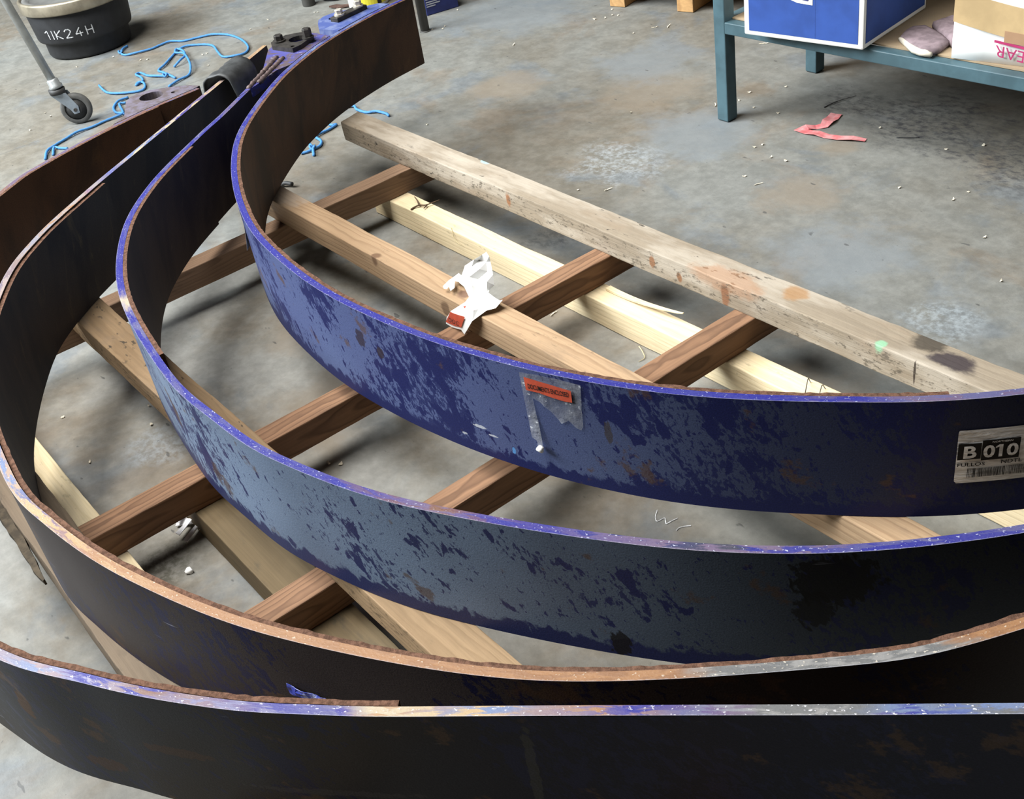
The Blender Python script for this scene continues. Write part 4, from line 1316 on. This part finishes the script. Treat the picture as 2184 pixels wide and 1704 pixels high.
B0 = Vector((-1.905, 2.083, SH))
B1 = Vector((-1.588, 2.128, SH))
ex = (B1 - B0).normalized()
ey = Vector((-ex.y, ex.x, 0))
ez = Vector((0, 0, 1))
bw, bd, bh = (B1 - B0).length, 0.30, 0.24
t = thing('carton', 'blue carton with white edges overhanging the bench shelf', 'box', B0)
rot = Matrix.Rotation(math.atan2(ex.y, ex.x), 4, 'Z')
bm = bmesh.new()
box_bm(bm, B0 + ex * bw / 2 + ey * bd / 2 + ez * bh / 2, (bw, bd, bh), rot)
wpart('body', bm, M_boxwhite, t, bevel=0.004)
bm = bmesh.new()
face_poly(bm, B0, ex, ez, [(0.015, 0.012), (bw * 0.615, 0.012), (bw * 0.615, bh - 0.01), (0.015, bh - 0.01)], -ey, 0.0003)
face_poly(bm, B0, ex, ez, [(bw * 0.6165, 0.012), (bw - 0.013, 0.012), (bw - 0.013, bh - 0.01), (bw * 0.6165, bh - 0.01)], -ey, 0.0003)
o_r = B0 + ex * bw
face_poly(bm, o_r, ey, ez, [(0.010, 0.012), (bd - 0.012, 0.012), (bd - 0.012, bh - 0.01), (0.010, bh - 0.01)], ex, 0.0003)
wpart('blue_panel', bm, M_boxblue, t)
# white-bordered printed shield, only its lower edge in view
sh0 = [(0.050, 0.165), (0.075, 0.128), (0.110, 0.104), (0.150, 0.092), (0.190, 0.090), (0.190, 0.104), (0.205, 0.108), (0.230, 0.190), (0.05, 0.19)]
bm = bmesh.new()
face_poly(bm, B0, ex, ez, sh0, -ey, 0.0010)
wpart('white_emblem', bm, M_boxwhite, t)
bm = bmesh.new()
face_poly(bm, B0, ex, ez, [(0.066, 0.165), (0.090, 0.132), (0.118, 0.112), (0.150, 0.1015), (0.178, 0.0985), (0.181, 0.1035), (0.181, 0.180), (0.066, 0.18)], -ey, 0.0017)
wpart('emblem_line', bm, M_navyline, t)
bm = bmesh.new()
face_poly(bm, B0, ex, ez, [(0.078, 0.165), (0.098, 0.136), (0.123, 0.118), (0.152, 0.1075), (0.174, 0.1045), (0.182, 0.109), (0.182, 0.178), (0.078, 0.178)], -ey, 0.0024)
wpart('pink_print', bm, M_boxpink, t)

# white carton with brown tape and an upside-down magenta word
D0 = Vector((-1.395, 2.180, SH))
ex = Vector((0.985, 0.17, 0)).normalized()
ey = Vector((-ex.y, ex.x, 0))
bw, bd, bh = 0.34, 0.26, 0.17
t = thing('carton', 'white carton with brown tape and an upside-down magenta EAR', 'box', D0)
rot = Matrix.Rotation(math.atan2(ex.y, ex.x), 4, 'Z')
bm = bmesh.new()
box_bm(bm, D0 + ex * bw / 2 + ey * bd / 2 + ez * bh / 2, (bw, bd, bh), rot)
bmesh.ops.subdivide_edges(bm, edges=bm.edges[:], cuts=4, use_grid_fill=True)
for v in bm.verts:
    if v.co.z > D0.z + 0.001:
        v.co += mnoise.noise_vector(v.co * 14) * 0.006
wpart('body', bm, M_boxwhite, t, True, bevel=0.0)
bm = bmesh.new()
n = 16


def tape_strip(bm, sag, h0, h1, off):
    for i in range(n):
        vs = []
        for (k, hh) in ((i, 0), (i + 1, 0), (i + 1, 1), (i, 1)):
            a = k / n * bw
            s = -sag * math.sin(math.pi * min(1.0, k / n * 0.75)) * 0.6 - sag * k / n * 0.25
            vs.append(bm.verts.new(D0 + ex * a - ey * off + ez * ((h0, h1)[hh] + s)))
        bm.faces.new(vs)


tape_strip(bm, 0.045, 0.082, 0.150, 0.0045)
wpart('packing_tape', bm, M_tape, t)
bm = bmesh.new()
face_poly(bm, D0, ex, ez, [(0.112, 0.049), (0.34, 0.030), (0.34, 0.054), (0.112, 0.073)], -ey, 0.0052)
wpart('packing_tape', bm, M_tape_dark, t)
bm = bmesh.new()
face_poly(bm, D0, ex, ez, [(0.092, 0.0465), (0.34, 0.014), (0.34, 0.0195), (0.092, 0.0520)], -ey, 0.0050)
wpart('magenta_line', bm, M_magenta, t)
me = text_mesh('GEAR', 0.036)
xs = [v.co.x for v in me.vertices]
for v in me.vertices:
    a = 0.096 + (max(xs) - v.co.x)
    b = 0.0415 - v.co.y * 0.98 - 0.13 * (max(xs) - v.co.x)
    v.co = D0 + ex * a - ey * 0.0058 + ez * b
onparent(link('lettering', me, M_magenta), t)

# work glove lying by the white carton
t = thing('work_glove', 'mauve work glove with cream cuff on the shelf', 'glove', (-1.48, 2.26, SH))


def slab(outline, z0, h, bulge, mat, name, seed):
    outline = [(min(p[0], -1.407 - (p[1] - 2.18) * 0.173), p[1]) for p in outline]
    bm = bmesh.new()
    c = Vector((sum(p[0] for p in outline) / len(outline), sum(p[1] for p in outline) / len(outline), 0))
    rings = []
    for (sc, z) in ((0.97, 0.0), (1.0, 0.35), (0.96, 0.8), (0.75, 1.0), (0.4, 1.06)):
        rings.append([bm.verts.new((c.x + (p[0] - c.x) * sc, c.y + (p[1] - c.y) * sc, z0 + h * z + bulge * mnoise.noise(Vector((p[0] * 40, p[1] * 40, seed + z))))) for p in outline])
    m = len(outline)
    for a, b in zip(rings, rings[1:]):
        for k in range(m):
            bm.faces.new((a[k], a[(k + 1) % m], b[(k + 1) % m], b[k]))
    bm.faces.new(list(reversed(rings[0])))
    bm.faces.new(rings[-1])
    for v in bm.verts:
        v.co.z = max(v.co.z, z0)
    return wpart(name, bm, mat, t, True)


slab([(-1.553, 2.215), (-1.52, 2.193), (-1.486, 2.170), (-1.460, 2.164), (-1.437, 2.165), (-1.430, 2.192), (-1.437, 2.237), (-1.47, 2.262), (-1.51, 2.284), (-1.547, 2.300), (-1.568, 2.283), (-1.563, 2.25)], SH, 0.016, 0.003, M_glove, 'gauntlet', 1)
slab([(-1.556, 2.213), (-1.520, 2.189), (-1.486, 2.165), (-1.460, 2.158), (-1.434, 2.160), (-1.433, 2.167), (-1.460, 2.168), (-1.486, 2.175), (-1.518, 2.198), (-1.552, 2.221)], SH, 0.012, 0.001, M_cuff, 'cuff', 2)
slab([(-1.50, 2.280), (-1.452, 2.245), (-1.425, 2.225), (-1.39, 2.262), (-1.40, 2.31), (-1.43, 2.35), (-1.49, 2.365), (-1.53, 2.342), (-1.535, 2.31)], SH, 0.024, 0.008, M_glove, 'palm', 3)
slab([(-1.52, 2.338), (-1.49, 2.325), (-1.44, 2.345), (-1.42, 2.375), (-1.45, 2.39), (-1.50, 2.372)], SH + 0.004, 0.022, 0.006, M_glove, 'finger', 4)

# ------------------------------------------------------------------ things at the far edge
bm = bmesh.new()
lathe_bm(bm, [(0.0165, 0.0), (0.0165, 2.2)], 28, (-3.505, 2.168, 0))
lathe_bm(bm, [(0.020, 0.0), (0.019, 0.003), (0.0165, 0.004)], 28, (-3.505, 2.168, 0), cap1=False)
tag(bm_obj('steel_post', bm, M_post, None, True, off=(-3.505, 2.168, 0)), 'slim dark upright post behind the end of the bright blue band', 'post')

q0 = Vector((-3.644, 2.275, 0.0))
q1 = Vector((-3.618, 2.405, 0.0))
ex = (q1 - q0).normalized()
ey = Vector((-ex.y, ex.x, 0))
t = thing('carton', 'small navy blue carton with grey print behind the slim post', 'box', q0)
bm = bmesh.new()
box_bm(bm, q0 + ex * 0.066 + ey * 0.05 + ez * 0.0455, (0.132, 0.10, 0.09), Matrix.Rotation(math.atan2(ex.y, ex.x), 4, 'Z'))
wpart('body', bm, M_navycard, t, bevel=0.002)
bm = bmesh.new()
face_poly(bm, q0, ex, ez, [(0.004, 0.056), (0.071, 0.056), (0.071, 0.078), (0.004, 0.078)], -ey, 0.0004)
wpart('print', bm, M_greyprint, t)
bm = bmesh.new()
face_poly(bm, q0, ex, ez, [(0.040, 0.057), (0.052, 0.057), (0.052, 0.077), (0.040, 0.077)], -ey, 0.0012)
pr = wpart('print', bm, M_navycard, t)
for k in range(4):
    bm = bmesh.new()
    face_poly(bm, q0, ex, ez, [(0.009 + 0.016 * k, 0.061), (0.018 + 0.016 * k, 0.061), (0.018 + 0.016 * k, 0.073), (0.009 + 0.016 * k, 0.073)], -ey, 0.0022)
    pr = wpart('print', bm, M_navycard, t)
bm = bmesh.new()
for k, w in enumerate((0.050, 0.060, 0.040)):
    bm = bmesh.new()
    face_poly(bm, q0, ex, ez, [(0.004, 0.046 - 0.008 * k), (w, 0.046 - 0.008 * k), (w, 0.050 - 0.008 * k), (0.004, 0.050 - 0.008 * k)], -ey, 0.0004)
    wpart('print', bm, M_greyprint, t)
bm = bmesh.new()
face_poly(bm, q0, ex, ez, [(0.098, 0.040), (0.122, 0.040), (0.122, 0.068), (0.098, 0.068)], -ey, 0.0004)
wpart('print', bm, M_greyprint, t)

cc = Vector((-4.02, 2.255, 0))
t = thing('paint_tin', 'yellow and white tin with a red mark behind the blue lug', 'tin', cc)
bm = bmesh.new()
lathe_bm(bm, [(0.078, 0.0), (0.080, 0.003), (0.080, 0.19), (0.078, 0.195), (0.07, 0.195), (0.068, 0.188)], 48)
bm_obj('body', bm, M_tinwhite, t, True)


def tin_patch(name, a0, a1, z0, z1, mat, r=0.0806, parent=t):
    bm = bmesh.new()
    k = 14
    for i in range(k):
        A, B = (math.radians(a0 + (a1 - a0) * j / k) for j in (i, i + 1))
        bm.faces.new([bm.verts.new((r * math.cos(a), r * math.sin(a), z)) for a, z in ((A, z0), (B, z0), (B, z1), (A, z1))])
    return bm_obj(name, bm, mat, parent, True)


tin_patch('yellow_print', -72, 40, 0.012, 0.185, M_yellow)
tin_patch('red_mark', -92, -80, 0.05, 0.085, M_redprint)
tin_patch('black_print', -66, -52, 0.03, 0.08, M_blackprint, 0.0811)
tin_patch('black_print', -5, 8, 0.012, 0.06, M_blackprint, 0.0811)

bm = bmesh.new()
lathe_bm(bm, [(0.024, 0.0), (0.026, 0.003), (0.026, 0.12), (0.022, 0.125)], 28)
o = bm_obj('metal_cylinder', bm, M_post, None, True)
o.location = (-4.262, 2.118, 0)
tag(o, 'short dark cylinder standing on the floor left of the black bucket', 'cylinder')
t = thing('bucket', 'black bucket standing between the dark cylinder and yellow tin', 'bucket', (-4.245, 2.245, 0))
bm = bmesh.new()
lathe_bm(bm, [(0.060, 0.0), (0.066, 0.006), (0.080, 0.15), (0.084, 0.15), (0.084, 0.158), (0.076, 0.158), (0.064, 0.01)], 40)
bm_obj('body', bm, M_tub, t, True)
bm = bmesh.new()
tube_bm(bm, [Vector((0.084 * math.cos(a), 0.084 * math.sin(a), 0.152 - 0.06 * math.sin(a / 1.0))) for a in [math.pi * i / 16 for i in range(17)]], 0.003, 6)
bm_obj('handle', bm, M_bolt, t, True)
bm = bmesh.new()
vs = [(-4.130, 2.135), (-4.085, 2.150), (-4.055, 2.185), (-4.075, 2.20), (-4.10, 2.175), (-4.128, 2.17)]
a = [bm.verts.new((x, y, 0.0008 + 0.010 * abs(mnoise.noise(Vector((x * 50, y * 50, 0)))))) for x, y in vs]
b = [bm.verts.new((v.co.x, v.co.y, v.co.z + 0.006)) for v in a]
bm.faces.new(a)
bm.faces.new(b)
for k in range(len(a)):
    bm.faces.new((a[k], a[(k + 1) % len(a)], b[(k + 1) % len(a)], b[k]))
tag(bm_obj('rag', bm, M_cloth, None, off=(-4.09, 2.17, 0)), 'brown rag on the floor in front of the black bucket', 'rag')

# pallet at the top edge
t = thing('pallet', 'wooden pallet on orange bearers at the far edge left of the bench', 'pallet', (-3.0, 2.7, 0))
pa = math.atan2(0.067, 0.263)
pex, pey = Vector((math.cos(pa), math.sin(pa), 0)), Vector((-math.sin(pa), math.cos(pa), 0))
pq = Vector((-3.064, 2.668, 0))
for k, x in enumerate((0.0, 0.272, 0.56, 0.84)):
    bm = bmesh.new()
    box_bm(bm, pq + pex * (x + 0.031) + pey * 0.45 + ez * 0.045, (0.062, 0.90, 0.088), Matrix.Rotation(pa, 4, 'Z'))
    wpart('bearer', bm, W_P, t, bevel=0.002)
for k in range(7):
    bm = bmesh.new()
    box_bm(bm, pq + pex * 0.45 + pey * (0.05 + 0.133 * k) + ez * 0.100, (0.98, 0.115, 0.020), Matrix.Rotation(pa, 4, 'Z'))
    wpart('deck_board', bm, W_P, t, bevel=0.0015)
cr = bmesh.new()
box_bm(cr, pq + pex * 0.45 + pey * 0.45 + ez * 0.36, (0.90, 0.80, 0.498), Matrix.Rotation(pa, 4, 'Z'))
tag(bm_obj('crate', cr, M_card, None, bevel=0.004, off=pq + pex * 0.45 + pey * 0.45 + ez * 0.11), 'large brown crate standing on the pallet', 'crate')

# ------------------------------------------------------------------ litter on the floor
# folded strip of red tape
def ribbon(name, pts, w, mat, label, cat, rise=0.004):
    bm = bmesh.new()
    rows = []
    for i, (x, y) in enumerate(pts):
        a = Vector(pts[max(0, i - 1)])
        b = Vector(pts[min(len(pts) - 1, i + 1)])
        d = (b - a).normalized()
        nn = Vector((-d.y, d.x))
        ww = w[i] if isinstance(w, (list, tuple)) else w
        z = 0.0012 + rise * abs(mnoise.noise(Vector((x * 60, y * 60, 1)))) + (0.004 if i % 3 == 1 else 0)
        rows.append([bm.verts.new((x + nn.x * ww * s, y + nn.y * ww * s, z + (0.002 if s > 0 else 0))) for s in (-0.5, 0, 0.5)])
    for a, b in zip(rows, rows[1:]):
        for k in range(2):
            bm.faces.new((a[k], a[k + 1], b[k + 1], b[k]))
    o = bm_obj(name, bm, mat, None, False, off=(pts[0][0], pts[0][1], 0))
    s = o.modifiers.new('thick', 'SOLIDIFY')
    s.thickness = 0.0007
    s.offset = 1.0
    return tag(o, label, cat)


ribbon('tape_strip', [(-1.650, 2.235), (-1.680, 2.222), (-1.712, 2.210), (-1.745, 2.203), (-1.775, 2.200), (-1.800, 2.198), (-1.824, 2.198), (-1.818, 2.215), (-1.803, 2.232), (-1.790, 2.248), (-1.797, 2.272), (-1.803, 2.298), (-1.812, 2.325)], [0.020, 0.026, 0.028, 0.028, 0.028, 0.030, 0.036, 0.024, 0.022, 0.026, 0.030, 0.032, 0.030], M_redtape, 'folded strip of faded red tape on the floor before the bench', 'tape')

# torn white plastic
bm = bmesh.new()
for k, (x0, y0, x1, y1, w) in enumerate(((-1.668, 0.352, -1.640, 0.352, 0.013), (-1.664, 0.328, -1.636, 0.356, 0.013), (-1.640, 0.352, -1.618, 0.346, 0.009), (-1.634, 0.352, -1.612, 0.318, 0.008), (-1.648, 0.346, -1.632, 0.316, 0.008), (-1.668, 0.342, -1.655, 0.326, 0.008))):
    a, b = Vector((x0 * 1.25 + 0.422, y0 * 1.25 - 0.083, 0)), Vector((x1 * 1.25 + 0.422, y1 * 1.25 - 0.083, 0))
    w *= 1.3
    d = (b - a).normalized()
    nn = Vector((-d.y, d.x, 0)) * w / 2
    z = 0.002 + 0.0022 * k
    q = [a - nn, a + nn, b + nn * 0.7, b - nn * 0.7]
    lo = [bm.verts.new(p + ez * (z + 0.004 * (i % 2))) for i, p in enumerate(q)]
    hi = [bm.verts.new(v.co + ez * 0.0012) for v in lo]
    bm.faces.new(lo)
    bm.faces.new(hi)
    for i in range(4):
        bm.faces.new((lo[i], lo[(i + 1) % 4], hi[(i + 1) % 4], hi[i]))
tag(bm_obj('plastic_scrap', bm, M_plasticwhite, None, off=(-1.64, 0.335, 0)), 'tangle of torn white plastic on the floor beside the oily board', 'scrap')
bm = bmesh.new()
bmesh.ops.create_icosphere(bm, subdivisions=2, radius=0.007)
for v in bm.verts:
    v.co += mnoise.noise_vector(v.co * 190) * 0.004
    v.co.z = max(v.co.z * 0.7 + 0.004, 0.0005)
o = bm_obj('paper_crumb', bm, M_paper, None, True)
o.location = (-1.527, 0.288, 0)
tag(o, 'white crumb on the pale floor inside the rusty brown band', 'crumb')

# chalk scribble on the floor
bm = bmesh.new()
for pts in ([(-1.056, 0.918), (-1.047, 0.905), (-1.037, 0.899), (-1.034, 0.912), (-1.028, 0.909), (-1.022, 0.905), (-1.020, 0.916), (-1.018, 0.926)], [(-0.999, 0.904), (-1.000, 0.912), (-0.996, 0.920), (-0.990, 0.928)]):
    Q = crom([Vector((x, y, 0.0008)) for x, y in pts], 5)
    tube_bm(bm, Q, 0.0009, 5)
tag(bm_obj('chalk_mark', bm, M_chalk, None, off=(-1.03, 0.91, 0)), 'small white chalk scribble on the floor between the two blue bands', 'chalk mark')


def wire(name, label, cat, runs, r, mat, taper=True):
    bm = bmesh.new()
    for pts in runs:
        Q = crom([Vector(p) for p in pts], 4)
        tube_bm(bm, Q, (lambda t: r * (1.15 - 0.7 * t)) if taper else r, 6)
    return tag(bm_obj(name, bm, mat, None, True, off=runs[0][0]), label, cat)


zc = 0.0625
wire('twig', 'forked brown twig lying on the pale pine runner', 'twig', [[(-2.224, 1.240, zc), (-2.227, 1.250, zc), (-2.221, 1.263, zc + .003), (-2.208, 1.272, zc + .003), (-2.203, 1.288, zc + .004), (-2.196, 1.307, zc + .006)], [(-2.221, 1.263, zc + .003), (-2.245, 1.274, zc + .004), (-2.269, 1.282, zc + .004)], [(-2.206, 1.275, zc + .003), (-2.198, 1.260, zc + .002)]], 0.0022, M_twig)
wire('wire_staple', 'bent wire standing on the pale runner, left of a pair', 'wire', [[(-1.029, 1.252, 0.0605), (-1.036, 1.268, 0.080), (-1.045, 1.285, 0.0605)]], 0.0009, M_bolt, False)
wire('wire_staple', 'bent wire standing on the pale runner, right of a pair', 'wire', [[(-1.005, 1.258, 0.0605), (-1.010, 1.273, 0.076), (-1.014, 1.286, 0.0605)]], 0.0009, M_bolt, False)
wire('straw', 'pale straw on the floor between the two nearer bearers', 'straw', [[(-1.425, 1.232, 0.002), (-1.405, 1.222, 0.004), (-1.388, 1.211, 0.002), (-1.388, 1.195, 0.002)]], 0.0011, M_straw)
wire('straw', 'pale straw hooked on the side of the pale pine runner', 'straw', [[(-2.062, 1.243, 0.0615), (-2.048, 1.236, 0.058), (-2.040, 1.2345, 0.040), (-2.015, 1.234, 0.034)]], 0.0010, M_straw)
wire('wire_bit', 'dark wire bit on the oily floor by the red tape', 'wire', [[(-1.868, 2.345, 0.0015), (-1.862, 2.39, 0.003), (-1.845, 2.45, 0.0015)]], 0.0013, M_darkbit)
wire('wire_bit', 'dark wire bit on the floor under the bench shelf edge', 'wire', [[(-1.598, 2.288, 0.0015), (-1.576, 2.299, 0.002), (-1.552, 2.316, 0.0015)]], 0.0013, M_darkbit)
bm = bmesh.new()
tube_bm(bm, crom([Vector((-2.780, 1.160, 0.006)), Vector((-2.765, 1.172, 0.012)), Vector((-2.745, 1.182, 0.010))], 4), 0.006, 8)
tag(bm_obj('plastic_plug', bm, M_tyre_dark, None, True, off=(-2.76, 1.172, 0)), 'small black plastic plug on the floor by the end of the tan rail', 'plug')

# wood chips
chips = [(-4.516, 1.216), (-4.478, 1.351), (-4.299, 1.419), (-4.125, 1.569), (-3.983, 1.523), (-4.114, 0.947), (-4.056, 0.946), (-3.994, 0.851), (-4.322, 1.399), (-4.22, 1.824), (-4.146, 2.075), (-4.133, 2.082), (-4.123, 1.585), (-4.262, 1.926), (-3.077, 2.236), (-2.985, 2.607), (-2.963, 2.612), (-2.985, 2.573), (-3.03, 2.646), (-3.011, 2.546), (-2.755, 2.585), (-2.721, 2.612), (-2.779, 2.509), (-1.995, 1.673), (-2.057, 1.627), (-2.77, 1.658), (-3.587, 2.374), (-2.3, 2.043), (-2.335, 2.638), (-2.111, 2.321), (-2.096, 2.264), (-2.129, 2.205), (-2.05, 2.405), (-2.028, 2.247), (-1.855, 2.055), (-1.849, 2.079), (-1.781, 2.032), (-1.737, 2.037), (-1.709, 1.903), (-1.764, 1.916), (-1.462, 2.294), (-1.3, 2.084), (-1.296, 2.134), (-1.403, 2.357), (-1.666, 2.313), (-1.947, 2.252), (-1.43, 2.068), (-1.658, 1.205), (-2.172, 0.3), (-1.99, 0.422), (-1.971, 0.282), (-2.057, 0.446), (-1.153, 1.976), (-1.031, 1.845), (-3.46, 2.215), (-3.475, 2.235), (-3.49, 2.19), (-1.594, 0.606), (-1.575, 0.62)]
LONG = {14, 20, 21, 23, 28, 31, 38, 47}
rc = random.Random(3)
for i, (x, y) in enumerate(chips):
    bm = bmesh.new()
    ln = rc.uniform(0.022, 0.034) if i in LONG else rc.uniform(0.005, 0.011)
    wd_ = rc.uniform(0.0014, 0.0022) if i in LONG else rc.uniform(0.002, 0.004)
    k = 5
    lo, hi = [], []
    for j in range(k + 1):
        s = j / k - 0.5
        w = wd_ * (1 - (2 * abs(s)) ** 2.5 * 0.75)
        z = 0.0006 + rc.uniform(0, 0.0012) + 0.003 * (2 * abs(s)) ** 2 * rc.random()
        b = 0.12 * ln * (4 * s * s) * (1 if i % 2 else -1)
        lo.append((bm.verts.new((s * ln, -w + b, z)), bm.verts.new((s * ln, w + b, z))))
        hi.append((bm.verts.new((s * ln, -w * 0.8 + b, z + 0.0013)), bm.verts.new((s * ln, w * 0.8 + b, z + 0.0013))))
    for j in range(k):
        bm.faces.new((lo[j][0], lo[j][1], lo[j + 1][1], lo[j + 1][0]))
        bm.faces.new((hi[j][0], hi[j + 1][0], hi[j + 1][1], hi[j][1]))
        bm.faces.new((lo[j][0], lo[j + 1][0], hi[j + 1][0], hi[j][0]))
        bm.faces.new((lo[j][1], hi[j][1], hi[j + 1][1], lo[j + 1][1]))
    for j in (0, k):
        bm.faces.new((lo[j][0], hi[j][0], hi[j][1], lo[j][1]))
    o = bm_obj('wood_chip', bm, M_chip)
    o.location = (x, y, 0)
    o.rotation_euler = (0, 0, rc.uniform(0, 6.28))
    tag(o, 'tiny pale wood chip lying loose on the concrete floor', 'wood chip', 'wood chips scattered on the floor')

# ------------------------------------------------------------------ workshop walls, out of frame
M_wall = plain('painted_block_wall', (0.30, 0.30, 0.29), 0.85, 0, 0.12, 1.5)
for nm, c, s in (('wall_back', (-9.95, 1.5, 2.7), (0.1, 14, 5.4)), ('wall_right', (-3.0, 8.45, 2.7), (14, 0.1, 5.4))):
    bm = bmesh.new()
    box_bm(bm, c, s)
    tag(bm_obj(nm, bm, M_wall), 'plain grey painted workshop wall', 'wall', kind='structure')
